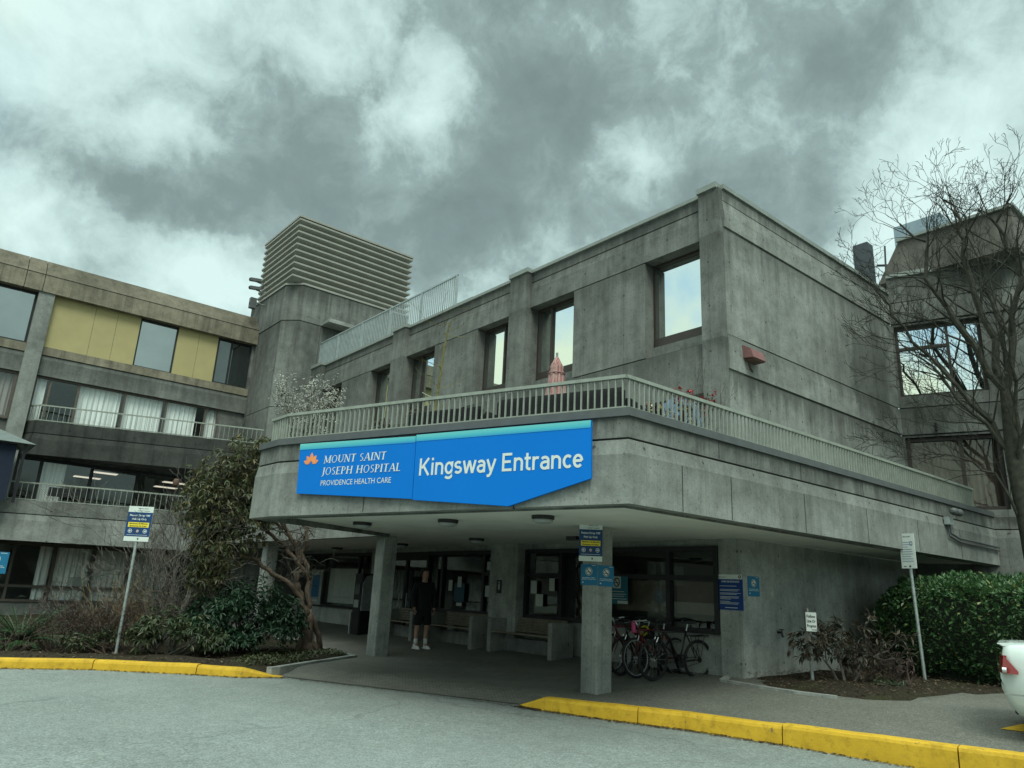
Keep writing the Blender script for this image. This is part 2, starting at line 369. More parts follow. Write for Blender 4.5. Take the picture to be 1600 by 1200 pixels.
def asphalt(name, c, contrast=1.0, crack=0.0):
    t = NT(name)
    sp = t.noise(48, 3, 0.75); sp2 = t.noise(15, 5, 0.75); big = t.noise(0.35, 5, 0.6); mid = t.noise(2.2, 5, 0.6)
    col = t.ramp(sp, [(0.25, tuple(x * (1 - 0.5 * contrast) for x in c)), (0.5, c), (0.75, tuple(x * (1 + 0.6 * contrast) for x in c))])
    col = t.mix(0.7, col, t.ramp(sp2, [(0.3, 0.62), (0.55, 1.0), (0.75, 1.35)]), 'MULTIPLY')
    col = t.mix(0.5, col, t.ramp(big, [(0.3, 0.78), (0.7, 1.18)]), 'MULTIPLY')
    col = t.mix(0.4, col, t.ramp(mid, [(0.3, 0.8), (0.7, 1.15)]), 'MULTIPLY')
    if crack:
        v = t.n('ShaderNodeTexVoronoi', feature='DISTANCE_TO_EDGE'); v.inputs['Scale'].default_value = 0.30
        ad = t.n('ShaderNodeVectorMath', operation='ADD'); nn = t.n('ShaderNodeTexNoise'); nn.inputs['Scale'].default_value = 1.1; nn.inputs['Detail'].default_value = 5
        t.l(t.pos.outputs['Position'], nn.inputs['Vector']); t.l(nn.outputs['Color'], ad.inputs[0]); t.l(t.pos.outputs['Position'], ad.inputs[1]); t.l(ad.outputs[0], v.inputs['Vector'])
        gate = t.ramp(t.noise(0.5, 3), [(0.48, 0.0), (0.58, crack)])
        col = t.mix(gate, col, t.ramp(v.outputs['Distance'], [(0.0, 0.35), (0.012, 1.0)]), 'MULTIPLY')
    t.bsdf(col, 0.9, 0, 0.25, bump=sp, bstr=0.5, bdist=0.008); return t.m
ASPH = asphalt('pale_road_asphalt', (0.188, 0.216, 0.205), 1.1, 0.4)
WALKM = asphalt('brownish_pavement_asphalt', (0.122, 0.124, 0.106), 1.25)
def pavers():
    t = NT('brick_pavers')
    m = t.n('ShaderNodeMapping'); m.inputs['Rotation'].default_value = (0, 0, math.radians(31)); t.l(t.pos.outputs['Position'], m.inputs[0])
    b = t.n('ShaderNodeTexBrick'); b.inputs['Scale'].default_value = 4.6; b.inputs['Mortar Size'].default_value = 0.016; b.inputs['Bias'].default_value = 0.0
    b.inputs['Color1'].default_value = (0.158, 0.158, 0.136, 1); b.inputs['Color2'].default_value = (0.120, 0.124, 0.110, 1); b.inputs['Mortar'].default_value = (0.055, 0.055, 0.048, 1)
    t.l(m.outputs[0], b.inputs['Vector'])
    col = t.mix(0.6, b.outputs[0], t.ramp(t.noise(1.1, 6, 0.65), [(0.3, 0.7), (0.55, 1.0), (0.75, 1.35)]), 'MULTIPLY')
    col = t.mix(0.5, col, t.ramp(t.noise(60, 3), [(0.3, 0.7), (0.7, 1.3)]), 'MULTIPLY')
    t.bsdf(col, 0.85, 0, 0.3, bump=b.outputs['Fac'], bstr=0.3, bdist=-0.006); return t.m
PAVER = pavers()
def soil():
    t = NT('bark_mulch_soil')
    col = t.ramp(t.noise(24, 6, 0.7), [(0.3, (0.012, 0.010, 0.007)), (0.55, (0.034, 0.028, 0.020)), (0.75, (0.085, 0.068, 0.048))])
    col = t.mix(t.ramp(t.noise(1.2, 4), [(0.52, 0.0), (0.66, 0.6)]), col, (0.034, 0.040, 0.016))
    t.bsdf(col, 0.95, 0, 0.1, bump=t.noise(30, 5), bstr=0.9, bdist=0.03); return t.m
SOIL = soil()
def kerbpaint():
    t = NT('worn_yellow_kerb_paint')
    wear = t.ramp(t.math('ADD', t.noise(7, 8, 0.72), t.math('MULTIPLY', t.noise(1.3, 3), 0.35)), [(0.50, 0.0), (0.80, 0.0), (0.84, 0.7), (0.90, 1.0)])
    y = t.ramp(t.noise(3.0, 6), [(0.3, (0.47, 0.285, 0.016)), (0.7, (0.60, 0.375, 0.026))])
    grime = t.mix(0.55, y, t.ramp(t.noise(9, 7, 0.7), [(0.32, 0.45), (0.5, 1.0)]), 'MULTIPLY')
    col = t.mix(wear, grime, (0.10, 0.09, 0.06))
    t.bsdf(col, 0.7, 0, 0.3, bump=t.noise(40, 4), bstr=0.4, bdist=0.006); return t.m
KERB = kerbpaint()
GROUND = plain('distant_ground', (0.10, 0.11, 0.09), 0.95, var=0.2, scale=0.5)
def pinkstripe():
    t = NT('pink_striped_canvas')
    t.bsdf(t.ramp(t.noise(1, 3, 0.5, vscale=(26, 26, 0.4)), [(0.40, (0.27, 0.10, 0.095)), (0.55, (0.38, 0.25, 0.23))]), 0.85); return t.m
PINK = pinkstripe()

# ------------------------------------------------------------------ mesh and scene helpers
ORG = {}
def tag(o, label=None, cat=None, group=None, kind=None):
    if label: o['label'] = label
    if cat: o['category'] = cat
    if group: o['group'] = group
    if kind: o['kind'] = kind
    return o
def thing(name, loc, label, cat, group=None, rz=0.0):
    o = bpy.data.objects.new(name, None); COL.objects.link(o); o.location = loc; o.rotation_euler = (0, 0, rz)
    o.empty_display_size = 0.2
    ORG[o.name] = Vector(loc)
    return tag(o, label, cat, group)
class MB:
    def __init__(s): s.v = []; s.f = []
    def poly(s, pts):
        i = len(s.v); s.v += [tuple(p) for p in pts]; s.f.append(tuple(range(i, i + len(pts)))); return s
    def box(s, x0, x1, y0, y1, z0, z1):
        return s.hexa([(x0, y0, z0), (x1, y0, z0), (x1, y1, z0), (x0, y1, z0), (x0, y0, z1), (x1, y0, z1), (x1, y1, z1), (x0, y1, z1)])
    def hexa(s, p):
        i = len(s.v); s.v += [tuple(q) for q in p]
        s.f += [(i + a, i + b, i + c, i + d) for a, b, c, d in ((0, 3, 2, 1), (4, 5, 6, 7), (0, 1, 5, 4), (1, 2, 6, 5), (2, 3, 7, 6), (3, 0, 4, 7))]; return s
    def obox(s, o, u, n, a0, a1, b0, b1, z0, z1):
        """box in a wall frame: u along the wall, n outward"""
        q = lambda a, b, z: (o[0] + u[0] * a + n[0] * b, o[1] + u[1] * a + n[1] * b, z)
        return s.hexa([q(a0, b0, z0), q(a1, b0, z0), q(a1, b1, z0), q(a0, b1, z0), q(a0, b0, z1), q(a1, b0, z1), q(a1, b1, z1), q(a0, b1, z1)])
    def prism(s, pts, z0, z1):
        i = len(s.v); n = len(pts); s.v += [(p[0], p[1], z0) for p in pts] + [(p[0], p[1], z1) for p in pts]
        s.f.append(tuple(i + k for k in range(n - 1, -1, -1))); s.f.append(tuple(i + n + k for k in range(n)))
        for k in range(n): s.f.append((i + k, i + (k + 1) % n, i + n + (k + 1) % n, i + n + k))
        return s
    def tube(s, pts, rad, n=6, cap=True):
        pts = [Vector(p) for p in pts]; i0 = len(s.v)
        if isinstance(rad, (int, float)): rad = [rad] * len(pts)
        ref = None
        for k, p in enumerate(pts):
            t = (pts[min(k + 1, len(pts) - 1)] - pts[max(k - 1, 0)])
            if t.length < 1e-9: t = Vector((0, 0, 1))
            t.normalize()
            if ref is None: ref = Vector((1, 0, 0)) if abs(t.x) < 0.8 else Vector((0, 1, 0))
            a = t.cross(ref)
            if a.length < 1e-6: a = t.orthogonal()
            a.normalize(); b = t.cross(a); ref = b.cross(t) if False else ref
            for j in range(n):
                th = 2 * math.pi * j / n
                s.v.append(tuple(p + (a * math.cos(th) + b * math.sin(th)) * rad[k]))
        for k in range(len(pts) - 1):
            for j in range(n):
                a0 = i0 + k * n + j; a1 = i0 + k * n + (j + 1) % n
                s.f.append((a0, a1, a1 + n, a0 + n))
        if cap and n > 2:
            s.f.append(tuple(i0 + j for j in range(n - 1, -1, -1))); e = i0 + (len(pts) - 1) * n
            s.f.append(tuple(e + j for j in range(n)))
        return s
    def lathe(s, c, prof, n=16, axis='z'):
        i0 = len(s.v)
        for r, h in prof:
            for j in range(n):
                th = 2 * math.pi * j / n; a, b = r * math.cos(th), r * math.sin(th)
                s.v.append((c[0] + a, c[1] + b, c[2] + h) if axis == 'z' else ((c[0] + h, c[1] + a, c[2] + b) if axis == 'x' else (c[0] + a, c[1] + h, c[2] + b)))
        for k in range(len(prof) - 1):
            for j in range(n):
                a0 = i0 + k * n + j; a1 = i0 + k * n + (j + 1) % n
                s.f.append((a0, a1, a1 + n, a0 + n))
        s.f.append(tuple(i0 + j for j in range(n - 1, -1, -1))); e = i0 + (len(prof) - 1) * n
        s.f.append(tuple(e + j for j in range(n))); return s
    def torus(s, c, R_, r, ax_u, ax_v, n=36, m=8):
        c = Vector(c); U = Vector(ax_u).normalized(); V = Vector(ax_v).normalized(); Nn = U.cross(V); i0 = len(s.v)
        for i in range(n):
            th = 2 * math.pi * i / n; d = U * math.cos(th) + V * math.sin(th)
            for j in range(m):
                ph = 2 * math.pi * j / m
                s.v.append(tuple(c + d * (R_ + r * math.cos(ph)) + Nn * (r * math.sin(ph))))
        for i in range(n):
            for j in range(m):
                s.f.append((i0 + i * m + j, i0 + ((i + 1) % n) * m + j, i0 + ((i + 1) % n) * m + (j + 1) % m, i0 + i * m + (j + 1) % m))
        return s
    def leaf(s, p, d, up, L, w):
        p = Vector(p); d = Vector(d); d.normalize(); sd = d.cross(Vector(up))
        if sd.length < 1e-4: sd = d.orthogonal()
        sd.normalize(); nn = sd.cross(d); i = len(s.v)
        m = p + d * (L * 0.48) + nn * (0.06 * L)
        s.v += [tuple(p), tuple(m + sd * w / 2), tuple(p + d * L - nn * 0.05 * L), tuple(m - sd * w / 2)]
        s.f.append((i, i + 1, i + 2, i + 3)); return s
    def build(s, name, mat, parent=None, smooth=False, local=False, bevel=0.0):
        me = bpy.data.meshes.new(name)
        org = Vector((0, 0, 0))
        if parent is not None and not local: org = ORG[parent.name]
        me.from_pydata([(x - org.x, y - org.y, z - org.z) for x, y, z in s.v], [], s.f)
        me.materials.append(mat)
        o = bpy.data.objects.new(name, me); COL.objects.link(o)
        ORG[o.name] = org
        if parent is not None: o.parent = parent
        if bevel or not smooth:
            bm = bmesh.new(); bm.from_mesh(me)
            bmesh.ops.recalc_face_normals(bm, faces=bm.faces)
            if bevel: bmesh.ops.bevel(bm, geom=bm.edges[:], offset=bevel, segments=2, affect='EDGES', clamp_overlap=True)
            bm.to_mesh(me); bm.free()
        if smooth:
            for pl in me.polygons: pl.use_smooth = True
        return o
def top(name, mb, mat, loc, label, cat, group=None, **kw):
    """a thing that is one mesh, its origin at its base"""
    m2 = MB(); m2.v = [(x - loc[0], y - loc[1], z - loc[2]) for x, y, z in mb.v]; m2.f = mb.f
    o = m2.build(name, mat, None, **kw); o.location = loc; ORG[o.name] = Vector(loc); return tag(o, label, cat, group)
def struct(name, mb, mat, **kw):
    o = mb.build(name, mat, None, **kw); o['kind'] = 'structure'; return o
def copy_tree(o, parent=None):
    c = o.copy(); COL.objects.link(c); c.parent = parent
    for ch in o.children: copy_tree(ch, c)
    ORG[c.name] = ORG.get(o.name, Vector())
    return c

FONT_DATA = {}
def text_polys(body, bold=0.0):
    """2-D outline of a text as filled polygons, measured: (verts, faces, width, cap height)"""
    key = (body, bold)
    if key in FONT_DATA: return FONT_DATA[key]
    def mk(b):
        cu = bpy.data.curves.new('lettering', 'FONT'); cu.body = b; cu.size = 1; cu.offset = bold; cu.resolution_u = 3; cu.fill_mode = 'FRONT'
        ob = bpy.data.objects.new('lettering', cu); COL.objects.link(ob)
        bpy.context.view_layer.update()
        me = bpy.data.meshes.new_from_object(ob.evaluated_get(bpy.context.evaluated_depsgraph_get()))
        v = [tuple(x.co) for x in me.vertices]; f = [tuple(q.vertices) for q in me.polygons]
        bpy.data.objects.remove(ob); bpy.data.curves.remove(cu); bpy.data.meshes.remove(me); return v, f
    v, f = mk(body); h, _ = mk('H')
    x0 = min(p[0] for p in v); x1 = max(p[0] for p in v); ch = max(p[1] for p in h)
    FONT_DATA[key] = ([(p[0] - x0, p[1], 0) for p in v], f, x1 - x0, ch); return FONT_DATA[key]
def put_text(mb, body, o, right, n, x0, x1, z0, cap, off=0.004, bold=0.0):
    """lettering on a wall frame: right = reading direction, n = outward, from x0 to x1 at base height z0"""
    v, f, w, ch = text_polys(body, bold); i = len(mb.v)
    sx = (x1 - x0) / w; sz = cap / ch
    for p in v:
        a = x0 + p[0] * sx
        mb.v.append((o[0] + right[0] * a + n[0] * off, o[1] + right[1] * a + n[1] * off, z0 + p[1] * sz))
    mb.f += [tuple(i + k for k in q) for q in f]
def wall_poly(mb, pts, o, right, n, off):
    mb.poly([(o[0] + right[0] * a + n[0] * off, o[1] + right[1] * a + n[1] * off, z) for a, z in pts])
def disc(mb, a, z, ra, rz, o, right, n, off, k=20, ring=0.0):
    P = lambda a_, z_: (o[0] + right[0] * a_ + n[0] * off, o[1] + right[1] * a_ + n[1] * off, z_)
    pts = [(math.cos(2 * math.pi * i / k), math.sin(2 * math.pi * i / k)) for i in range(k)]
    if not ring: mb.poly([P(a + ra * c, z + rz * s_) for c, s_ in pts])
    else:
        for i in range(k):
            c, s_ = pts[i]; c2, s2 = pts[(i + 1) % k]
            mb.poly([P(a + ra * c, z + rz * s_), P(a + ra * c2, z + rz * s2), P(a + ra * ring * c2, z + rz * ring * s2), P(a + ra * ring * c, z + rz * ring * s_)])

def offset_path(path, d, closed=False):
    """path shifted to its right-hand side by d, mitred"""
    out = []
    n = len(path)
    for i in range(n):
        p = Vector(path[i]); dirs = []
        if i > 0 or closed: dirs.append((p - Vector(path[i - 1])).normalized())
        if i < n - 1 or closed: dirs.append((Vector(path[(i + 1) % n]) - p).normalized())
        nn = [Vector((t.y, -t.x)) for t in dirs]
        if len(nn) == 1: m = nn[0]
        else:
            m = nn[0] + nn[1]; m = m / max(0.2, m.dot(nn[0]))
        out.append((p.x + m.x * d, p.y + m.y * d))
    return out
def sweep(mb, path, prof, zfun=None):
    """closed profile [(outward, z)] swept along a plan path whose outside is on its right; zfun(i) shifts the lowest points"""
    rows = [offset_path(path, o) for o, z in prof]; i0 = len(mb.v); m = len(prof); n = len(path)
    zmin = min(z for o, z in prof)
    for i in range(n):
        for k in range(m):
            z = prof[k][1]
            if zfun and z < zmin + 0.02: z += zfun(i)
            mb.v.append((rows[k][i][0], rows[k][i][1], z))
    for i in range(n - 1):
        for k in range(m):
            a = i0 + i * m + k; b = i0 + i * m + (k + 1) % m
            mb.f.append((a, b, b + m, a + m))
    mb.f.append(tuple(i0 + k for k in range(m - 1, -1, -1))); e = i0 + (n - 1) * m
    mb.f.append(tuple(e + k for k in range(m))); return mb
def split_path(path, step, gap=0.0):
    """cuts a plan path into stretches about step long"""
    out = []
    for a, b in zip(path[:-1], path[1:]):
        a = Vector(a); b = Vector(b); L = (b - a).length; k = max(1, round(L / step))
        for i in range(k):
            out.append((a.lerp(b, i / k), a.lerp(b, (i + 1) / k)))
    return out
def window(parent, o, u, n, a0, a1, z0, z1, fm, gm, cols=(), rows=(), fw=0.06, dep=0.07, sill=0.0, label=None):
    """window frame (part) with its panes (sub-part); cols / rows = bar positions"""
    f = MB()
    f.obox(o, u, n, a0, a0 + fw, 0, dep, z0, z1); f.obox(o, u, n, a1 - fw, a1, 0, dep, z0, z1)
    f.obox(o, u, n, a0 + fw, a1 - fw, 0, dep, z1 - fw, z1); f.obox(o, u, n, a0 + fw, a1 - fw, 0, dep + sill * 0.3, z0, z0 + fw + sill)
    for c in cols: f.obox(o, u, n, c - fw / 2, c + fw / 2, 0.004, dep - 0.004, z0 + fw + sill, z1 - fw)
    for r in rows:
        z, b0, b1 = r if isinstance(r, tuple) else (r, a0 + fw, a1 - fw)
        f.obox(o, u, n, b0, b1, 0.008, dep - 0.008, z - fw / 2, z + fw / 2)
    w = f.build('window', fm, parent)
    if label: w['label'] = label
    g = MB(); e0, e1, q0, q1 = a0 + fw * .7, a1 - fw * .7, z0 + fw * .7 + sill, z1 - fw * .7
    g.poly([(o[0] + u[0] * a + n[0] * .03, o[1] + u[1] * a + n[1] * .03, z) for a, z in ((e0, q0), (e1, q0), (e1, q1), (e0, q1))])
    g.build('pane', gm, w)
    return w
def railing(name, path, z0, z1, mat, label, step=0.15, group=None, bw=0.045, bd=0.014, rail=0.03, caprail=None, posts=None, lowrail=True):
    """a railing is one thing: top rail, bottom rail and every baluster as a part"""
    p0 = path[0]; root = thing(name, (p0[0], p0[1], z0), label, 'railing', group)
    t = MB(); pr = [(-rail, z1 - 0.035), (rail, z1 - 0.035), (rail, z1 + 0.01), (-rail, z1 + 0.01)]
    sweep(t, path, pr); t.build('top_rail', mat, root)
    if lowrail:
        b = MB(); sweep(b, path, [(-0.02, z0 + 0.02), (0.02, z0 + 0.02), (0.02, z0 + 0.05), (-0.02, z0 + 0.05)]); b.build('bottom_rail', mat, root)
    left = 100; rest = MB()
    for a, b in zip(path[:-1], path[1:]):
        a = Vector(a); b = Vector(b); L = (b - a).length; k = max(1, round(L / step)); u = (b - a) / L; n = Vector((u.y, -u.x))
        me = None
        for i in range(k):
            c = a + u * (L * (i + 0.5) / k)
            left -= 1
            if left < 0: rest.obox(a, u, n, L * (i + 0.5) / k - bd / 2, L * (i + 0.5) / k + bd / 2, -bw / 2, bw / 2, z0, z1 - 0.036); continue
            if me is None:
                q = MB(); q.obox((0, 0), u, n, -bd / 2, bd / 2, -bw / 2, bw / 2, 0.0, z1 - z0 - 0.036)
                ob = q.build('baluster', mat, root, local=True); me = ob.data
            else:
                ob = bpy.data.objects.new('baluster', me); COL.objects.link(ob); ob.parent = root
            ob.location = (c.x - p0[0], c.y - p0[1], 0)
    if rest.v: rest.build('far_balusters', mat, root)['kind'] = 'stuff'
    if posts:
        for (x, y, za, zb) in posts:
            MB().box(x - 0.03, x + 0.03, y - 0.03, y + 0.03, za, zb).build('post', mat, root)
    return root

# ------------------------------------------------------------------ the setting: ground, road, pavements, beds, kerbs
def zr(y): return -0.12 - 0.0075 * min(max(13 - y, -2), 16)
EDGE0, EDGE1 = Vector((7.75, 8.70)), Vector((5.60, 12.75))
EN = Vector((0.883, 0.469))
def zw(x, y):
    d = (Vector((x, y)) - EDGE1).dot(EN)
    t = min(max(d / 0.8, 0), 1); t = t * t * (3 - 2 * t)
    return (zr(y) + 0.012) * (1 - t) + t * (0.085 * min(max(x - 8.8, 0), 2.9))
def zs(x, y): return 0.012 + 0.085 * min(max(x - 8.8, 0), 2.9)
g = MB(); g.poly([(-900, -900, -0.42), (900, -900, -0.42), (900, 900, -0.42), (-900, 900, -0.42)])
struct('ground', g, GROUND)
r_ = MB()
ys = [-45, -3, 4, 8, 11, 13, 15, 30]
for a, b in zip(ys[:-1], ys[1:]): r_.poly([(-50, a, zr(a)), (60, a, zr(a)), (60, b, zr(b)), (-50, b, zr(b))])
struct('road', r_, ASPH)
def lerp2(a, b, t): return (a[0] + (b[0] - a[0]) * t, a[1] + (b[1] - a[1]) * t)
def strip(near, far, k, zf, dz=0.0):
    m = MB(); rows = [[(*lerp2(a, b, (i / k) ** 1.6), 0) for i in range(k + 1)] for a, b in zip(near, far)]
    rows = [[(x, y, zf(x, y) + dz) for x, y, _ in r] for r in rows]
    for ra, rb in zip(rows[:-1], rows[1:]):
        for i in range(k): m.poly([ra[i], ra[i + 1], rb[i + 1], rb[i]])
    return m
def dense(path, n):
    out = []
    for a, b in zip(path[:-1], path[1:]): out += [lerp2(a, b, i / n) for i in range(n)]
    return out + [path[-1]]
near = dense([(7.75, 8.70), (6.7, 10.68), (5.6, 12.75), (6.8, 13.6), (8.02, 14.4), (8.2, 17), (8.2, 27)], 5)
far = dense([(12.3, 7.6), (12.3, 9.5), (12.3, 11.5), (12.3, 13.6), (12.3, 16), (12.3, 19), (12.3, 27)], 5)
struct('entrance_paving', strip(near, far, 18, zw), PAVER, smooth=True)
near = dense([(7.75, 8.70), (7.74, 8.35), (8.12, 7.3), (8.53, 6.43), (8.88, 5.25), (9.36, 2.88), (9.75, 0.5), (10.2, -3), (10.9, -8)], 4)
far = dense([(12.3, 7.6), (12.6, 7.4), (15, 7.4), (20, 7.4), (24, 6), (30, 4), (30, 0), (30, -5), (30, -12)], 4)
struct('pavement', strip(near, far, 18, zs), WALKM, smooth=True)
# planting beds, gently humped
def bed(name, pts, z, hump, cell=0.45, zf=None, seed=1):
    from mathutils.geometry import tessellate_polygon
    import mathutils.noise as mn
    bm = bmesh.new()
    vs = [bm.verts.new((x, y, 0)) for x, y in pts]; bm.faces.new(vs)
    xs = [p[0] for p in pts]; yy = [p[1] for p in pts]
    for ax, lo, hi in ((0, min(xs), max(xs)), (1, min(yy), max(yy))):
        c = lo + cell
        while c < hi:
            co = (c, 0, 0) if ax == 0 else (0, c, 0); no = (1, 0, 0) if ax == 0 else (0, 1, 0)
            bmesh.ops.bisect_plane(bm, geom=bm.verts[:] + bm.edges[:] + bm.faces[:], plane_co=co, plane_no=no); c += cell
    edge = {v.index for v in bm.verts}
    for v in bm.verts:
        b = any(e.is_boundary for e in v.link_edges)
        v.co.z = (zf(v.co.x, v.co.y) if zf else z) + (-0.05 if b else hump * (0.55 + 0.9 * mn.noise(v.co * 1.3)))
    me = bpy.data.meshes.new(name); bm.to_mesh(me); bm.free()
    for pl in me.polygons: pl.use_smooth = True
    me.materials.append(SOIL); o = bpy.data.objects.new(name, me); COL.objects.link(o); o['kind'] = 'structure'; return o
LBED = [(-9, 18.9), (-4, 17.4), (1.8, 15.1), (3.03, 14.6), (4.2, 13.72), (5.0, 13.02), (5.57, 12.78), (6.8, 13.66), (8.0, 14.46), (8.17, 17), (8.17, 28.6), (-9, 29.0)]
bed('planting_bed', LBED, 0.0, 0.10)
RBED = [(11.62, 7.42), (10.98, 6.9), (10.95, 6.2), (11.0, 5.4), (11.55, 4.72), (13.2, 4.62), (14.1, 4.42), (17, 3.6), (22, 3.2), (22, 6), (19, 7.42)]
bed('planting_bed', RBED, 0.0, 0.05, zf=lambda x, y: zs(x, y) + 0.02)
# edging of the beds
ed = MB(); sweep(ed, [(8.14, 20), (8.13, 17), (7.97, 14.5), (6.78, 13.7), (5.72, 12.93), (5.58, 12.82), (5.42, 12.76)][::-1], [(-0.06, -0.25), (0.06, -0.25), (0.06, 0.035), (-0.06, 0.035)])
struct('bed_edging', ed, CON_PALE)
ed = MB()
pp = [(11.45, 7.72), (11.0, 7.55), (10.92, 6.9), (10.89, 6.2), (10.95, 5.6)]
pz = [zs(*p) for p in pp]
for (a, b) in zip(pp[:-1], pp[1:]):
    A, B = Vector(a), Vector(b); u = (B - A).normalized(); n = Vector((u.y, -u.x)); 
    ed.hexa([(*(A - n * .05), 0), (*(A + n * .05), 0), (*(B + n * .05), 0), (*(B - n * .05), 0), (*(A - n * .05), zs(*a) + .035), (*(A + n * .05), zs(*a) + .035), (*(B + n * .05), zs(*b) + .035), (*(B - n * .05), zs(*b) + .035)])
struct('bed_edging', ed, CON_PALE)
# yellow kerbs, cast in lengths with worn joints
def kerb(path, hts, wdt=0.19, step=1.7, zt=0.035):
    """path: outside (road side) on the right; hts: 0..1 height of the kerb at each point"""
    m = MB(); rr = random.Random(3)
    P = [Vector(p) for p in path]; left = offset_path(path, -wdt)
    def ring(p, q, h, dj):
        p = Vector(p); q = Vector(q); o = (p - q).normalized(); zb = zr(p.y) - 0.06; z1 = zr(p.y) + 0.004 + (zt + 0.085 * max(0.0, p.x + 0.1 - 8.8) - zr(p.y)) * h + dj
        return [(*(q), zb), (*(p + o * 0.02), zb), (*(p), z1 - 0.045 * h), (*(p - o * 0.015), z1 - 0.012 * h), (*(p - o * 0.05), z1), (*(q), z1)]
    seg = []
    for i in range(len(P) - 1):
        L = (P[i + 1] - P[i]).length; k = max(2, round(L / 0.28))
        for j in range(k): t = j / k; seg.append((P[i].lerp(P[i + 1], t), Vector(left[i]).lerp(Vector(left[i + 1]), t), hts[i] + (hts[i + 1] - hts[i]) * t))
    seg.append((P[-1], Vector(left[-1]), hts[-1]))
    acc = 0.0; i0 = 0; runs = [[]]
    for i, s in enumerate(seg):
        if i: acc += (s[0] - seg[i - 1][0]).length
        runs[-1].append(s)
        if acc > step and i < len(seg) - 2:
            d = (seg[i + 1][0] - s[0]); e = d.normalized() * 0.014; runs.append([(s[0] + e, s[1] + e, s[2])]); acc = 0
    for r in runs:
        if len(r) < 2: continue
        dj = rr.uniform(-0.008, 0.008); b = len(m.v)
        for p, q, h in r: m.v += ring(p, q, h, dj + rr.uniform(-0.003, 0.003))
        for i in range(len(r) - 1):
            for k in range(6):
                a = b + i * 6 + k; c = b + i * 6 + (k + 1) % 6; m.f.append((a, c, c + 6, a + 6))
        m.f.append(tuple(b + k for k in range(5, -1, -1))); e = b + (len(r) - 1) * 6; m.f.append(tuple(e + k for k in range(6)))
    return m
struct('kerb', kerb([(-9, 18.6), (-4, 17.15), (1.8, 14.85), (3.03, 14.36), (4.2, 13.48), (4.95, 12.82), (5.3, 12.66), (5.62, 12.60)], [1, 1, 1, 1, 1, 0.95, 0.45, 0.12]), KERB)
struct('kerb', kerb([(7.58, 8.72), (7.66, 8.30), (8.04, 7.25), (8.45, 6.40), (8.80, 5.22), (9.28, 2.88), (9.66, 0.5), (10.1, -3), (10.8, -8)], [0.1, 0.9, 1, 1, 1, 1, 1, 1, 1]), KERB)
# yellow mark on the pavement by the white car
ym = MB()
q = [(10.52, 3.40), (10.95, 3.30), (12.4, 2.2), (12.1, 1.9), (10.55, 3.18)]
ym.poly([(x, y, zs(x, y) + 0.008) for x, y in q]); struct('painted_mark', ym, KERB)
# litter of dead leaves and twigs on the beds, and moss on the left one: uncountable
def litter(name, pts, n, zf, lab, mat, seed, L=(0.03, 0.08), flat=0.35, up=0.05):
    rr = random.Random(seed); m = MB(); k = 0
    xs = [p[0] for p in pts]; yy = [p[1] for p in pts]
    def inside(x, y):
        c = False; j = len(pts) - 1
        for i in range(len(pts)):
            if (pts[i][1] > y) != (pts[j][1] > y) and x < (pts[j][0] - pts[i][0]) * (y - pts[i][1]) / (pts[j][1] - pts[i][1]) + pts[i][0]: c = not c
            j = i
        return c
    while k < n:
        x = rr.uniform(min(xs), max(xs)); y = rr.uniform(min(yy), max(yy))
        if not inside(x, y): continue
        k += 1; a = rr.uniform(0, 6.28); l = rr.uniform(*L)
        m.leaf((x, y, zf(x, y) + rr.uniform(0.0, up)), (math.cos(a), math.sin(a), rr.uniform(-flat, flat)), (0, 0, 1), l, l * rr.uniform(0.3, 0.6))
    o = m.build(name, mat); tag(o, lab, 'ground litter', None, 'stuff'); return o
litter('leaf_litter', RBED, 4200, lambda x, y: zs(x, y) + 0.055, 'dead leaves scattered on the bare soil under the leggy shrub', LITTERM, 5)
litter('leaf_litter', [(1.6, 15.25), (3.0, 14.7), (5.0, 13.15), (5.66, 12.98), (6.8, 13.8), (7.9, 14.6), (7.9, 16.5), (1, 18)], 1500, lambda x, y: 0.05, 'dead leaves scattered behind the yellow kerb at left', LITTERM, 6)
litter('moss_patch', [(4.9, 13.3), (5.66, 13.05), (6.8, 13.85), (7.9, 14.6), (7.9, 15.6), (6.2, 15.3)], 5000, lambda x, y: 0.03, 'moss and short grass round the foot of the twisted trunk', GRASSM, 8, (0.03, 0.09), 1.2)

# grit and leaves gathered in the gutters along both kerbs
def gutter(path, n, seed):
    rr = random.Random(seed); m = MB()
    P = [Vector(p) for p in path]
    for i in range(n):
        k = rr.randrange(len(P) - 1); p = P[k].lerp(P[k + 1], rr.random()); u = (P[k + 1] - P[k]).normalized(); q = p + Vector((u.y, -u.x)) * abs(rr.gauss(0.03, .06))
        a = rr.uniform(0, 6.28); l = rr.uniform(.012, .05); m.leaf((q.x, q.y, zr(q.y) + .006 + rr.random() * .012), (math.cos(a), math.sin(a), rr.uniform(-.1, .2)), (0, 0, 1), l, l * .6)
    o = m.build('gutter_grit', LITTERM); tag(o, 'grit and dead leaves gathered along the foot of the yellow kerb', 'ground litter', None, 'stuff')
gutter([(-4, 17.15), (1.8, 14.85), (3.03, 14.36), (4.2, 13.48), (4.95, 12.82), (5.62, 12.6), (6.6, 10.8), (7.58, 8.75)], 1500, 15)
gutter([(7.58, 8.72), (7.66, 8.30), (8.04, 7.25), (8.45, 6.40), (8.80, 5.22), (9.28, 2.88), (9.66, 0.5)], 2200, 16)
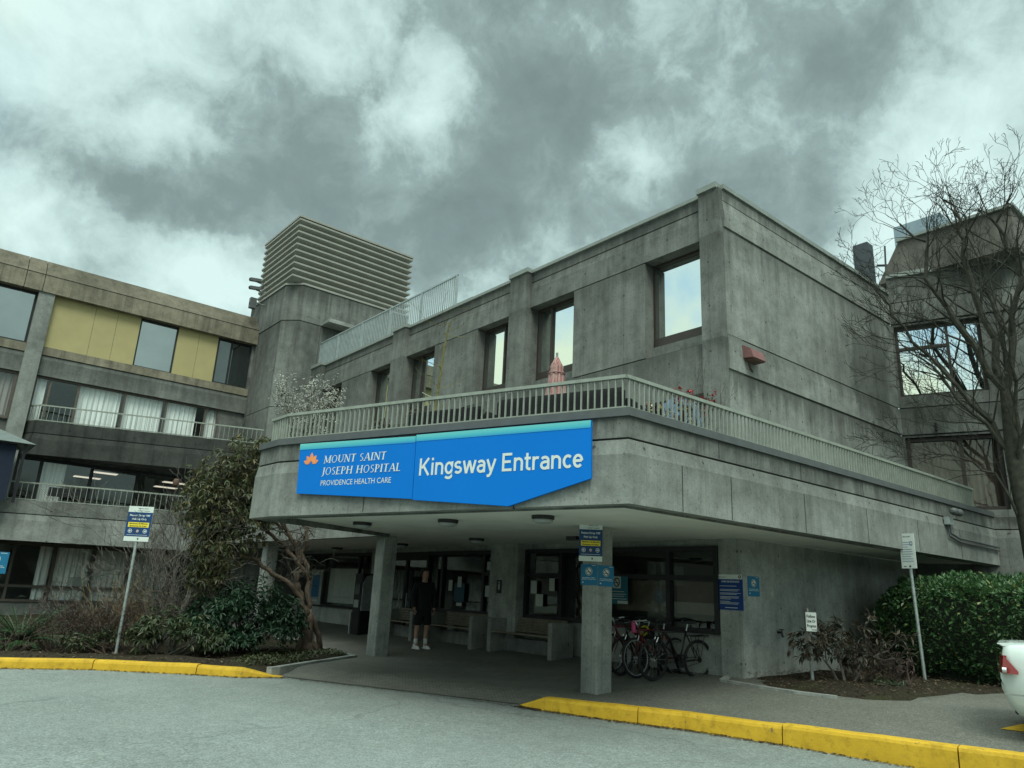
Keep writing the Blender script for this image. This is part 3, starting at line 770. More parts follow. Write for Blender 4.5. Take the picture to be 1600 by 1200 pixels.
# ------------------------------------------------------------------ terrace canopy over the entrance
def joints(mb, path, idx, ts, z0, z1, off):
    """sealant joints on stretch idx of a plan path, at distances ts"""
    a = Vector(path[idx]); b = Vector(path[idx + 1]); u = (b - a).normalized(); n = Vector((u.y, -u.x))
    for t in ts: mb.obox(a, u, n, t - 0.008, t + 0.008, off - 0.03, off + 0.0022, z0, z1)
TP = [(8.2, 27.5), (8.2, 14.2), (4.63, 12.45), (4.65, 11.68), (6.70, 5.84), (19.36, 5.84)]
can = thing('entrance_canopy', (8.8, 8.2, 0), 'raw concrete terrace canopy on square columns over the hospital entrance', 'canopy')
zf = lambda i: {1: -0.03, 2: -0.085, 3: -0.085}.get(i, 0.0)
LOWP = [(-0.15, 2.54), (0.03, 2.54), (0.03, 3.15), (0.0, 3.335), (-0.15, 3.335)]
lowf = MB(); sweep(lowf, TP, LOWP, zf); lowf.build('lower_fascia', CON_FACE, can)
upf = MB(); sweep(upf, TP, [(-0.15, 3.362), (0.0, 3.362), (0.0, 3.63), (-0.15, 3.63)]); upf.build('upper_fascia', CON_DARK, can)
core = MB(); sweep(core, TP, [(-0.22, 2.62), (-0.03, 2.62), (-0.03, 3.625), (-0.22, 3.625)])
joints(core, TP, 4, [1.02, 2.12, 4.1, 6.2, 8.3, 10.4], 2.55, 3.14, 0.03); joints(core, TP, 4, [1.9, 4.1, 6.2, 8.3, 10.4], 3.37, 3.62, 0.0)
joints(core, TP, 3, [2.0, 4.6], 2.50, 3.14, 0.03); joints(core, TP, 3, [0.6], 3.37, 3.62, 0.0); joints(core, TP, 0, [2, 4, 6, 8, 10, 12], 2.55, 3.14, 0.03)
core.build('shadow_joint', GROOVE, can)
cp = MB(); sweep(cp, TP, [(-0.24, 3.63), (0.035, 3.63), (0.035, 3.735), (-0.24, 3.735)]); cp.build('cap', CAPM, can)
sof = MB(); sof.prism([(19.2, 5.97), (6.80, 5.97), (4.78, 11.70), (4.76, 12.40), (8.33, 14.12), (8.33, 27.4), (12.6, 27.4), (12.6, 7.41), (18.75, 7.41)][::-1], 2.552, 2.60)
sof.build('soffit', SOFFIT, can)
lip = MB(); sweep(lip, TP[1:], [(-0.19, 2.515), (-0.145, 2.515), (-0.145, 2.56), (-0.19, 2.56)], lambda i: {0: -0.03, 1: -0.08, 2: -0.08}.get(i, 0)); lip.build('drip_lip', CON_DARK, can)
dk = MB(); dk.prism([(19.2, 5.99), (6.86, 5.99), (4.86, 11.70), (4.84, 12.36), (8.40, 14.16), (8.40, 27.4), (11.4, 27.4), (11.4, 7.5), (18.75, 7.5)][::-1], 3.25, 3.30)
dk.build('deck', plain('terrace_pavers', (0.36, 0.37, 0.34), 0.9, var=0.2), can)
for cx, cy in ((8.90, 8.42), (8.62, 14.68), (8.62, 21.3)):
    c = MB(); w = 0.178
    q = [(cx - w, cy - w), (cx + w, cy - w), (cx + w, cy + w), (cx - w, cy + w)]
    ch = 0.02; pts = []
    for i in range(4):
        a, b, d = Vector(q[i - 1]), Vector(q[i]), Vector(q[(i + 1) % 4])
        pts += [tuple(b + (a - b).normalized() * ch), tuple(b + (d - b).normalized() * ch)]
    c.prism(pts, -0.1, 2.556); c.build('column', CON_PALE, can)

# railings round the terrace: one along the front, one along the side
IN = 0.10
RP = offset_path(TP, -IN)
fr = railing('terrace_railing', [(7.4, 13.68), (4.98, 12.55), (4.745, 12.36), (4.76, 11.72), RP[4]], 3.735, 4.19, RAILM, 'pale green slatted railing above the blue hospital banner', step=0.097, bw=0.026, bd=0.016)
sr = railing('terrace_railing', [RP[4], (18.55, 5.94)], 3.735, 4.19, RAILM, 'long slatted terrace railing running back from the canopy corner to the right wing', step=0.097, bw=0.026, bd=0.016)

# ------------------------------------------------------------------ central block above and behind the canopy
blk = thing('hospital_block', (11.33, 7.42, 0), 'tall raw concrete central block with recessed windows behind the terrace', 'building')
SP = [(11.33, 7.42), (18.8, 7.42)]
BAND = lambda z0, z1: [(-0.2, z0), (0.03, z0), (0.03, z1 - 0.24), (0.0, z1), (-0.2, z1)]
sw = MB()
sweep(sw, SP, [(-0.2, 3.30), (0, 3.30), (0, 5.645), (-0.2, 5.645)])
sweep(sw, SP, BAND(5.672, 6.345))
sweep(sw, SP, [(-0.2, 6.372), (0, 6.372), (0, 8.60), (-0.2, 8.60)])
sweep(sw, SP, BAND(8.628, 9.20))
sweep(sw, SP, [(-0.2, 9.222), (0, 9.222), (0, 9.47), (-0.2, 9.47)])
sw.build('side_wall', CON_SIDE, blk)
co = MB(); sweep(co, SP, [(-0.3, 3.3), (-0.03, 3.3), (-0.03, 9.46), (-0.3, 9.46)])
co.box(11.365, 11.9, 7.9, 26.6, 5.32, 6.305); co.box(11.40, 11.87, 7.9, 26.6, 8.56, 9.46)
co.build('shadow_joint', GROOVE, blk)
roof = MB(); roof.box(11.6, 18.78, 7.6, 26.6, 9.30, 9.40); roof.build('roof', ROOFM, blk)
# front wall: panels and beams between pilasters, openings left free
FX = 11.33; fw_ = MB()
def fpan(y0, y1, z0, z1, x=FX, d=0.55): fw_.box(x, x + d, y0, y1, z0, z1)
PIL = [(7.42, 7.90), (13.20, 13.90), (19.13, 19.89), (25.1, 26.0)]
OPEN = []
for (a, b), n in zip([(7.90, 13.20), (13.90, 19.13), (19.89, 25.10)], range(3)):
    o1 = (a, a + 1.52); o2 = (b - 1.60, b)
    OPEN += [o1, o2]
    fpan(a, b, 5.30, 6.285)                                   # spandrel beam
    fpan(o1[1], o2[0], 6.31, 8.485)                           # panel
    fpan(a, b, 8.51, 8.97); sweep(fw_, [(FX, b), (FX, a)], [(-0.5, 8.97), (0.0, 8.97), (0.0, 9.0), (-0.035, 9.20), (-0.5, 9.20)]); fpan(a, b, 9.226, 9.47, FX + 0.035, 0.4)
    fpan(o1[1], o2[0], 3.30, 5.30)
    for o in (o1, o2): fpan(o[0], o[1], 6.31, 6.58, FX + 0.22, 0.33)
fw_.build('front_wall', CON, blk)
for a, b in PIL:
    p = MB(); p.box(FX - 0.13, FX + 0.5, a + (0.0 if a > 8 else 0.003), b, 3.30, 9.47)
    p.build('pilaster', CON, blk)
cop = MB(); sweep(cop, SP, [(-0.42, 9.472), (0.04, 9.472), (0.04, 9.57), (-0.42, 9.57)])
cop.box(FX - 0.02, FX + 0.40, 7.80, 26.6, 9.472, 9.55)
for a, b in PIL: cop.box(FX - 0.17, FX + 0.45, a - 0.03 + (0.07 if a < 8 else 0), b + 0.03, 9.473, 9.59)
cop.build('coping', COPING, blk)
FO = (FX + 0.37, 0.0); FU = (0, 1); FN = (-1, 0)
for i, (a, b) in enumerate(OPEN):
    cols = () if i == 0 else ((a + (b - a) * 0.42,) if i % 2 == 0 else (b - 0.52,))
    window(blk, FO, FU, FN, a + 0.003, b - 0.003, 6.582, 8.507, FRAME, MIRROR, cols, (), 0.06, 0.09, 0.13)
    window(blk, FO, FU, FN, a + 0.003, b - 0.003, 3.302, 5.298, FRAME, GLASS_DK, ((a + b) / 2,), (), 0.08, 0.14)
# ground-floor front under the canopy
GX = 11.5
gw = MB()
gw.box(GX, GX + 0.2, 7.86, 13.1, -0.1, 0.90); gw.box(GX, GX + 0.2, 14.1, 17.2, -0.1, 0.88); gw.box(GX, GX + 0.2, 20.2, 27.0, -0.1, 0.72)
gw.box(GX, GX + 0.2, 7.86, 27.0, 2.43, 2.551)
gw.build('low_wall', CON_LOW, blk)
gp = MB(); gp.box(GX - 0.06, GX + 0.35, 7.435, 7.855, -0.1, 2.551); gp.build('pier', CON_LOW, blk); gp = MB(); gp.box(GX - 0.32, GX + 0.25, 13.1, 14.1, -0.1, 2.551); gp.build('pier', CON_LOW, blk); gp = MB(); gp.box(GX - 0.1, GX + 0.2, 19.6, 20.2, -0.1, 2.551)
gp.build('pier', CON_LOW, blk)
gs = MB(); sweep(gs, [(GX - 0.048, 7.42), (19.3, 7.42)], [(-0.25, -0.1), (0, -0.1), (0, 2.551), (-0.25, 2.551)])
joints(gs, [(GX - 0.048, 7.42), (19.3, 7.42)], 0, [2.55, 4.2, 5.85], 0.1, 2.54, 0.0)
gs.build('ground_floor_side_wall', CON_LOW, blk)
GO = (GX, 0.0)
window(blk, GO, FU, FN, 7.858, 13.098, 0.902, 2.428, FRAME_D, GLASS, (8.97, 10.49, 11.9), ((1.86, 7.9, 10.49), (1.86, 11.9, 13.05)), 0.09, 0.10)
window(blk, GO, FU, FN, 14.102, 17.198, 0.882, 2.428, FRAME_D, GLASS, (14.65, 16.45), ((1.86, 14.15, 14.6),), 0.09, 0.10)
window(blk, GO, FU, FN, 20.202, 26.9, 0.722, 2.428, FRAME_D, GLASS, (21.0, 23.35, 24.3, 25.6), (), 0.08, 0.10)
dr = MB(); dr.box(GX + 0.04, GX + 0.10, 17.2, 19.6, 2.2, 2.43)
dr.box(GX + 0.02, GX + 0.12, 17.2, 17.3, -0.1, 2.2); dr.box(GX + 0.02, GX + 0.12, 19.5, 19.6, -0.1, 2.2); dr.box(GX + 0.02, GX + 0.12, 18.34, 18.46, -0.1, 2.2)
dr.box(GX + 0.03, GX + 0.11, 17.3, 18.34, -0.1, 0.16); dr.box(GX + 0.03, GX + 0.11, 18.46, 19.5, -0.1, 0.16); 
dd = dr.build('door', FRAME_D, blk); pn = MB(); pn.box(GX + 0.06, GX + 0.07, 17.3, 18.34, 0.16, 2.2); pn.box(GX + 0.06, GX + 0.07, 18.46, 19.5, 0.16, 2.2); pn.build('pane', GLASS_DK, dd)
hd = MB(); hd.tube([(GX - 0.03, 18.2, 0.9), (GX - 0.03, 18.2, 1.3)], 0.015); hd.tube([(GX - 0.03, 18.6, 0.9), (GX - 0.03, 18.6, 1.3)], 0.015); hd.build('handle', STEEL, dd)
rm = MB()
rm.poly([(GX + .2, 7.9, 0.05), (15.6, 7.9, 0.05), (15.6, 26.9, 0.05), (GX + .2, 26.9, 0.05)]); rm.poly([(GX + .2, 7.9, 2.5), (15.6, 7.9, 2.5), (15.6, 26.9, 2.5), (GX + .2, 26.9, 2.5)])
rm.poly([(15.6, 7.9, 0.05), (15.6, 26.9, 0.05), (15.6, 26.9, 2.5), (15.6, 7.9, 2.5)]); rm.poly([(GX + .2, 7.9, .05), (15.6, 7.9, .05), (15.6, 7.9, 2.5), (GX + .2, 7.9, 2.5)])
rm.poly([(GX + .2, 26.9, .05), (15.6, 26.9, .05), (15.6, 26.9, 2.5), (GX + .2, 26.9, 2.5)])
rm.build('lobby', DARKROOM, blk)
bl = MB()
for a, b, z0, z1 in ((7.98, 8.90, 1.22, 1.80), (9.04, 10.40, 1.22, 1.80)): bl.box(GX + 0.09, GX + 0.11, a, b, z0, z1)
bl.build('window_screen', plain('brown_window_screen', (0.075, 0.062, 0.046), 0.8), blk)
ir = MB(); ir.box(GX + 0.1, GX + 0.12, 21.06, 23.30, 0.86, 1.95); ir.build('roller_blind', plain('pale_roller_blind', (0.40, 0.43, 0.39), 0.9), blk)
cu_ = MB(); cu_.box(12.3, 12.5, 9.75, 10.2, 0.9, 2.2); cu_.build('curtain', curtain('grey_green_curtain', (0.11, 0.13, 0.115)), blk)
lp = MB(); lp.box(13.2, 14.2, 8.35, 8.48, 2.46, 2.485); lp.build('strip_light', emit('lit_strip', (0.9, 1.0, 0.95), 0.5), blk)

# railing along the roof edge, leaning-free steel bars
railing('roof_railing', [(FX + 0.12, 16.75), (FX + 0.12, 26.5)], 9.585, 10.62, RAILG, 'grey steel bar railing standing on the central roof edge below the louvred tower', step=0.11, bw=0.03, bd=0.02, rail=0.022,
        posts=[(FX + 0.12, y, 9.585, 10.62) for y in (16.78, 18.7, 20.65, 22.6, 24.5, 26.47)])
rh = MB(); rh.box(12.6, 14.6, 17.5, 18.6, 9.4, 10.35); rh.box(12.5, 14.7, 17.4, 18.7, 10.352, 10.42)
top('roof_hatch', rh, COPING, (13.6, 18, 9.4), 'grey metal roof hatch behind the end of the roof railing', 'roof hatch')

# ------------------------------------------------------------------ louvred tower
tw = thing('louvred_tower', (12.5, 27.5, 0), 'concrete stair tower topped by a beige box of horizontal louvres', 'tower')
TW = [(9.95, 30.2), (9.95, 26.55), (10.45, 26.0), (15.25, 26.0), (15.25, 30.2)]
tb = MB(); tb.prism(TW, 0, 7.80); 
def inset(pts, d): return offset_path(pts, -d)
tb.prism(TW, 7.825, 11.30)
tb.prism(inset(TW, -0.02), 11.325, 12.80); tb.build('shaft', CON_TOWER, tw)
tj = MB(); tj.prism(inset(TW, 0.03), 0.1, 12.75)
joints(tj, TW, 0, [1.2], 0.1, 12.7, 0.0); joints(tj, TW, 2, [0.9, 2.6], 7.83, 11.29, 0.0); tj.build('shadow_joint', GROOVE, tw)
cap_ = MB(); cap_.prism(offset_path(TW, 0.06), 12.802, 12.88); cap_.build('cap', LOUVER, tw)
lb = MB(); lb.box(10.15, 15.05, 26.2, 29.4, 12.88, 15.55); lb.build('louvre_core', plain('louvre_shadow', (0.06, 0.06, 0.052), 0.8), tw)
LB = (9.93, 15.2, 25.98, 29.55)
for k in range(10):
    z = 12.89 + k * 0.272; s = MB()
    P = [(LB[0], LB[3]), (LB[0], LB[2]), (LB[1], LB[2]), (LB[1], LB[3]), (LB[0], LB[3])]
    sweep(s, P, [(-0.20, z), (-0.16, z), (0.05, z + 0.135), (0.05, z + 0.205), (0.02, z + 0.205), (-0.20, z + 0.07)])
    s.build('louvre', LOUVER, tw)
lt = MB(); lt.box(LB[0] - 0.06, LB[1] + 0.06, LB[2] - 0.06, LB[3] + 0.06, 15.60, 15.68); lt.build('top_plate', LOUVER, tw)
ac = MB()
ac.box(11.35, 12.5, 25.3, 25.99, 11.33, 11.41); ac.box(11.4, 12.45, 25.35, 25.99, 11.41, 11.50); ac.build('door_hood', CON_PALE, tw)
# cameras on the tower
for i, (y, z, lab) in enumerate(((29.0, 13.55, 'upper grey security camera on a bracket at the tower top'), (28.9, 13.15, 'grey camera on a long bracket below the topmost one on the tower'), (28.75, 12.55, 'small boxy camera hanging lowest on the tower side'))):
    t = thing('security_camera', (9.9, y, z), lab, 'camera', 'security cameras on the tower')
    m = MB(); m.tube([(9.96, y, z), (9.55, y - 0.1, z)], 0.03, 6); m.tube([(9.96, y, z - 0.3), (9.96, y, z + 0.2)], 0.03, 6); m.build('bracket', STEEL, t)
    m = MB(); m.hexa([(9.25, y - .15, z - .02), (9.70, y - .19, z + .03), (9.70, y - .04, z + .03), (9.25, y, z - .02), (9.25, y - .15, z + .11), (9.70, y - .19, z + .16), (9.70, y - .04, z + .16), (9.25, y, z + .11)]) if i < 2 else m.box(9.3, 9.55, y - .2, y, z - .3, z + .15)
    m.build('housing', CAPM, t)
    m = MB(); m.lathe((9.22, y - .08, z + .05) if i < 2 else (9.28, y - .1, z - .1), [(0.05, 0), (0.05, 0.04)], 10, 'x'); m.build('lens', BLACK, t)

# ------------------------------------------------------------------ left wing
YL = 29.0
lw = thing('hospital_wing', (4, YL, 0), 'four-storey left wing with yellow panels, curtains and a tan overhanging roof', 'building')
LO = (0.0, YL + 0.3); LU = (1, 0); LN = (0, -1)
rf = MB(); rs = MB()
XR = [(-16.0, YL - 0.10), (2.15, YL - 0.10), (10.02, YL - 0.10)]
for a, b in ((-16.0, 1.68), (1.70, 2.23), (2.25, 10.02)):
    y = YL - 0.1
    rf.hexa([(a, y, 10.85), (b, y, 10.85), (b, 31, 10.85), (a, 31, 10.85), (a, y, 11.47), (b, y, 11.47), (b, 31, 11.47), (a, 31, 11.47)])
    rs.hexa([(a, y - .02, 11.48), (b, y - .02, 11.48), (b, 31, 11.48), (a, 31, 11.48), (a, y + .42, 12.12), (b, y + .42, 12.12), (b, 31, 12.12), (a, 31, 12.12)])
rf.build('roof', TAN, lw); rs.build('roof_slope', TAN_TOP, lw)
rj = MB(); rj.box(-16, 10.0, YL + 0.02, 30.9, 10.87, 11.46); rj.box(-16, 10.0, YL + 0.5, 30.9, 11.46, 12.0)
for k in range(26): pass
rj.build('roof_joint', GROOVE, lw)
wl_ = MB()
sb = MB(); sb.box(-16, 9.93, YL + 0.08, YL + 0.5, 8.655, 8.95); sb.build('sill_band', TAN, lw)
wl_.box(-16, 9.95, YL + 0.12, YL + 0.5, 7.93, 8.63); wl_.box(9.0, 9.95, YL + 0.25, YL + 0.5, 5.2, 7.93)
wl_.box(-16, 9.95, YL + 0.30, YL + 0.6, 5.12, 6.28); wl_.box(-16, 9.95, YL + 0.30, YL + 0.6, 2.30, 3.50); wl_.box(-16, 9.95, YL + 0.28, YL + 0.6, -0.2, 0.42)
wl_.box(9.85, 9.95, YL + 0.1, YL + 0.5, 8.95, 10.86)
wl_.build('wall', CON, lw)
cl = MB(); cl.box(2.17, 2.66, YL - 0.04, YL + 0.45, 0, 10.852); cl.build('column', CON_FACE, lw); cl = MB(); cl.box(-6.2, -5.7, YL - 0.04, YL + 0.45, 0, 10.852); cl.build('column', CON_FACE, lw)
for a, b in ((2.66, 4.02), (4.03, 4.76), (4.77, 5.55), (6.94, 7.72), (7.73, 8.47)):
    MB().box(a, b, YL + 0.16, YL + 0.24, 8.96, 10.85).build('yellow_panel', YELLOWP, lw)
W4 = (0, YL + 0.26)
window(lw, W4, LU, LN, 5.56, 6.93, 8.952, 10.848, FRAME_D, GLASS_GR, (), (), 0.05, 0.06)
window(lw, W4, LU, LN, 8.48, 9.84, 8.952, 10.848, FRAME_D, GLASS_DK, (9.05,), (), 0.07, 0.06)
window(lw, W4, LU, LN, -5.69, 2.165, 8.952, 10.848, FRAME_D, GLASS_GR, (-2.2,), (), 0.07, 0.06)
window(lw, LO, LU, LN, 2.67, 8.99, 6.285, 7.925, FRAME_T, GLASS, (3.15, 4.02, 5.55, 7.0, 8.45), (), 0.07, 0.08)
window(lw, LO, LU, LN, -5.69, 2.16, 6.285, 7.925, FRAME_T, GLASS, (0.3, -2.0), (), 0.09, 0.08)
window(lw, LO, LU, LN, 2.67, 9.8, 3.505, 5.115, FRAME_D, GLASS, (3.42, 4.97, 6.47, 8.2), (), 0.10, 0.08)
window(lw, LO, LU, LN, -5.69, 2.16, 3.505, 5.115, FRAME_D, GLASS, (0.2, -2), (), 0.1, 0.08)
window(lw, LO, LU, LN, -5.69, 9.8, 0.425, 2.295, FRAME_T, GLASS, (-2, 1.2, 3.2, 4.40, 5.58, 6.8, 8.2), (0.92,), 0.08, 0.08)
ro = MB()
for z0, z1 in ((0.0, 2.33), (3.4, 5.15), (6.2, 7.96)):
    ro.poly([(-7, YL + .6, z0), (9.8, YL + .6, z0), (9.8, 36, z0), (-7, 36, z0)]); ro.poly([(-7, YL + .6, z1), (9.8, YL + .6, z1), (9.8, 36, z1), (-7, 36, z1)])
    ro.poly([(-7, 36, z0), (9.8, 36, z0), (9.8, 36, z1), (-7, 36, z1)]); ro.poly([(9.8, YL + .6, z0), (9.8, 36, z0), (9.8, 36, z1), (9.8, YL + .6, z1)])
ro.build('ward_room', ROOM, lw)
def drape(x0, x1, z0, z1, mat, y=YL + 0.42, step=0.055, amp=0.035, gap=None):
    m = MB(); n = max(3, int((x1 - x0) / step)); rr = random.Random(int(x0 * 100)); pts = []
    for i in range(n + 1): pts.append((x0 + (x1 - x0) * i / n, y + amp * math.sin(i * 2.2) + rr.uniform(-.015, .015)))
    for a, b in zip(pts[:-1], pts[1:]): m.poly([(*a, z0), (*b, z0), (*b, z1), (*a, z1)])
    return m.build('curtain', mat, lw)
drape(2.72, 3.05, 6.3, 7.9, CURTAIN); drape(4.1, 5.45, 6.3, 7.9, CURTAIN); drape(5.62, 6.9, 6.3, 7.9, CURTAIN); drape(7.08, 8.15, 6.3, 7.9, CURTAIN); drape(8.55, 8.95, 6.3, 7.9, CURTAIN)
drape(-0.5, 2.1, 6.3, 7.9, CURTAIN_T); drape(-5.5, -2.1, 6.3, 7.9, CURTAIN)
drape(3.5, 4.2, 3.55, 5.1, CURTAIN); drape(8.3, 9.6, 3.55, 5.1, CURTAIN)
drape(3.95, 4.32, 0.5, 2.28, CURTAIN); drape(4.48, 5.5, 0.5, 2.28, CURTAIN); drape(5.66, 6.7, 0.5, 2.28, CURTAIN); drape(6.9, 8.1, 0.5, 2.28, CURTAIN); drape(-1.9, 1.1, 0.5, 2.28, CURTAIN)
for x, y, w, z in ((5.1, 33.4, 0.95, 5.135), (5.3, 31.2, 0.9, 5.135), (8.2, 33.6, 0.9, 5.135), (8.0, 31.6, 0.9, 5.135), (3.9, 30.4, 0.7, 2.315)):
    MB().box(x, x + w, y, y + 0.35, z - 0.02, z).build('ceiling_panel_light', LAMP, lw)
sl = MB(); sl.box(5.0, 5.55, YL + 0.36, YL + 0.40, 0.98, 1.26); sl.build('window_notice', PAPER, lw)
# balconies of the left wing
def balcony(label, path, z0, zc, mat, low):
    t = thing('balcony', (path[0][0], path[0][1], z0), label, 'balcony')
    f = MB(); sweep(f, path, [(-0.15, z0), (0.03, z0), (0.03, zc - 0.62), (0.0, zc - 0.44), (-0.15, zc - 0.44)]); f.build('lower_fascia', low, t)
    f = MB(); sweep(f, path, [(-0.15, zc - 0.41), (0.0, zc - 0.41), (0.0, zc), (-0.15, zc)]); f.build('upper_fascia', mat, t)
    f = MB(); sweep(f, path, [(-0.2, z0 + .05), (-0.03, z0 + .05), (-0.03, zc - .01), (-0.2, zc - .01)]); f.build('shadow_joint', GROOVE, t)
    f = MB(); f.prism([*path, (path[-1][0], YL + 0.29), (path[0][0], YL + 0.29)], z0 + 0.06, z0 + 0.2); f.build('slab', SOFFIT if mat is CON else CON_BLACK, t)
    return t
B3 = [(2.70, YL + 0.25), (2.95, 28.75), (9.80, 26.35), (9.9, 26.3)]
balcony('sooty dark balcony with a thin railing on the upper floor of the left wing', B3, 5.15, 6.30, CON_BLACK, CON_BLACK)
railing('balcony_railing', offset_path(B3[:3], -0.05), 6.30, 6.86, RAILM, 'thin pale railing on the sooty upper balcony of the left wing', step=0.16, bw=0.03, bd=0.012, rail=0.02)
B2 = [(-6, 28.9), (0.2, 28.55), (2.6, 27.75), (5.6, 26.75), (8.19, 26.3)]
balcony('pale concrete balcony of the left wing behind the bare shrubs', B2, 2.30, 3.55, CON, CON_FACE)
railing('balcony_railing', offset_path(B2[1:], -0.06), 3.55, 4.12, RAILM, 'slatted railing of the lower balcony behind the bare shrubs', step=0.17, bw=0.04, bd=0.014, rail=0.022)

# ------------------------------------------------------------------ right wing, turned about twenty degrees
rw = thing('hospital_wing', (18.8, 7.42, 0), 'right concrete wing with big gridded windows behind the bare tree', 'building')
WD = Vector((0.331, -0.9436)).normalized(); WN = Vector((-WD[1] * -1, 0)) if False else Vector((-0.9436, -0.331)).normalized()
A0 = Vector((18.8, 7.42)); A1 = A0 + WD * 4.2; A2 = A1 + Vector((9, 0))
WP = [tuple(A0), tuple(A1), tuple(A2)]
rb = MB()
sweep(rb, WP, [(-0.15, -0.2), (0.05, -0.2), (0.05, 3.15), (0, 3.335), (-0.15, 3.335)])
sweep(rb, WP, [(-0.15, 3.362), (0, 3.362), (0, 3.80), (-0.15, 3.80)])
sweep(rb, WP, BAND(5.672, 6.345)); sweep(rb, WP, [(-0.2, 6.372), (0, 6.372), (0, 6.66), (-0.2, 6.66)])
sweep(rb, WP, [(-0.2, 8.55), (0, 8.55), (0, 8.60), (-0.2, 8.60)]); sweep(rb, WP, BAND(8.628, 9.20)); sweep(rb, WP, [(-0.2, 9.222), (0, 9.222), (0, 9.92), (-0.2, 9.92)])
for (s0, s1, z0, z1) in ((0, 0.06, 3.80, 5.645), (2.05, 4.2, 3.80, 5.645), (0, 0.06, 6.66, 8.55), (1.95, 4.2, 6.66, 8.55), (0.06, 2.05, 5.60, 5.645)):
    rb.obox(A0, WD, WN, s0, s1 - 0.003, -0.3, 0, z0, z1)
rb.box(A1.x + 0.31, A2.x, A1.y, A1.y + 0.3, 3.8, 5.645); rb.box(A1.x + 0.31, A2.x, A1.y, A1.y + 0.3, 6.66, 8.55)
rb.build('wall', CON_DARK, rw)
rj = MB(); sweep(rj, WP, [(-0.3, 3.2), (-0.03, 3.2), (-0.03, 3.78), (-0.3, 3.78)]); sweep(rj, WP, [(-0.3, 5.6), (-0.03, 5.6), (-0.03, 6.6), (-0.3, 6.6)]); sweep(rj, WP, [(-0.3, 8.56), (-0.03, 8.56), (-0.03, 9.9), (-0.3, 9.9)]); rj.build('shadow_joint', GROOVE, rw)
cc = MB(); sweep(cc, WP, [(-0.4, 9.922), (0.05, 9.922), (0.05, 10.04), (-0.4, 10.04)]); cc.build('coping', COPING, rw)
WO = A0 + WN * -0.22
window(rw, WO, WD, WN, 0.063, 1.945, 6.662, 8.548, FRAME, MIRROR, (1.22,), ((7.96, 0.12, 1.22),), 0.07, 0.10)
window(rw, WO, WD, WN, 0.063, 2.045, 3.803, 5.597, FRAME, glass('veiled_window_glass', 0.02, None, 0.0, (0.55, 0.52, 0.50)), (1.22,), (), 0.09, 0.10)
cur = MB()
for i in range(30):
    a = 0.1 + i * 0.063; b = a + 0.063; d0 = -0.32 - 0.03 * (i % 2); d1 = -0.32 - 0.03 * ((i + 1) % 2)
    p = A0 + WD * a + WN * d0; q = A0 + WD * b + WN * d1; cur.poly([(p.x, p.y, 3.85), (q.x, q.y, 3.85), (q.x, q.y, 5.58), (p.x, p.y, 5.58)])
cur.build('curtain', CURTAIN_T, rw)
rr_ = MB(); pA = A0 + WN * -1.6; pB = A0 + WD * 2.1 + WN * -1.6; rr_.poly([(pA.x, pA.y, 3.6), (pB.x, pB.y, 3.6), (pB.x, pB.y, 5.7), (pA.x, pA.y, 5.7)]); rr_.build('back_wall', ROOM, rw)
up_ = MB(); y0, y1 = 4.5, 7.75
up_.hexa([(19.1, y0, 9.95), (24, y0, 9.95), (24, y1, 9.95), (19.1, y1, 9.95), (19.1, y0, 11.0), (24, y0, 11.0), (24, y1 - .62, 11.0), (19.1, y1 - .62, 11.0)])
up_.build('penthouse', concrete('brown_penthouse_concrete', 0.62, tint=(1.0, 0.95, 0.84)), rw)
uc = MB(); uc.box(19.02, 24, y0 - 0.08, y1 - 0.60, 11.002, 11.08); uc.build('penthouse_coping', COPING, rw)
hv = MB(); hv.box(22.0, 24.5, 6.95, 8.3, 9.9, 13.0); hv.build
tag(top('roof_ventilator', hv, HVACM, (23.2, 7.6, 9.9), 'bluish box ventilator on the right roof behind the bare tree', 'ventilator'))
bx = MB(); bx.box(21.6, 22.0, 8.97, 9.40, 9.4, 12.62); bx.box(21.58, 21.62, 8.95, 9.42, 9.4, 12.60); bx.tube([(21.85, 8.7, 9.4), (21.85, 8.55, 12.4)], 0.03); bx.tube([(22, 8.9, 11.9), (22.2, 7.7, 11.6)], 0.04)
top('roof_flue', bx, plain('dark_flue_metal', (0.05, 0.062, 0.07), 0.6), (21.85, 9.2, 9.4), 'dark rectangular flue box standing on the roof left of the ventilator', 'flue')

# ------------------------------------------------------------------ big blue banner sign on the canopy front
SD = Vector((-0.3312, 0.9436)); SN = Vector((-0.9436, -0.3312)); SO = Vector((6.70, 5.84)); SRt = -SD          # SRt = reading direction
ban = thing('banner_sign', (SO.x + SD.x * 3.2 + SN.x * .08, SO.y + SD.y * 3.2 + SN.y * .08, 2.53), 'big bright blue two-panel banner naming the hospital and its entrance on the canopy', 'sign')
def panel(name, pts, o0, o1, mat):
    m = MB(); i = len(m.v); n = len(pts)
    for o in (o0, o1): m.v += [(SO.x + SRt.x * a + SN.x * o, SO.y + SRt.y * a + SN.y * o, z) for a, z in pts]
    m.f.append(tuple(range(n))); m.f.append(tuple(range(2 * n - 1, n - 1, -1)))
    for k in range(n): m.f.append((k, n + k, n + (k + 1) % n, (k + 1) % n))
    return m.build(name, mat, ban)
p1 = panel('name_panel', [(-5.60, 3.60), (-3.245, 3.57), (-3.225, 2.66), (-5.555, 2.80)], 0.065, 0.10, SIGNBLUE)
p2 = panel('entrance_panel', [(-3.225, 3.585), (-0.46, 3.585), (-0.45, 2.845), (-1.62, 2.527), (-3.205, 2.645)], 0.068, 0.115, SIGNBLUE)
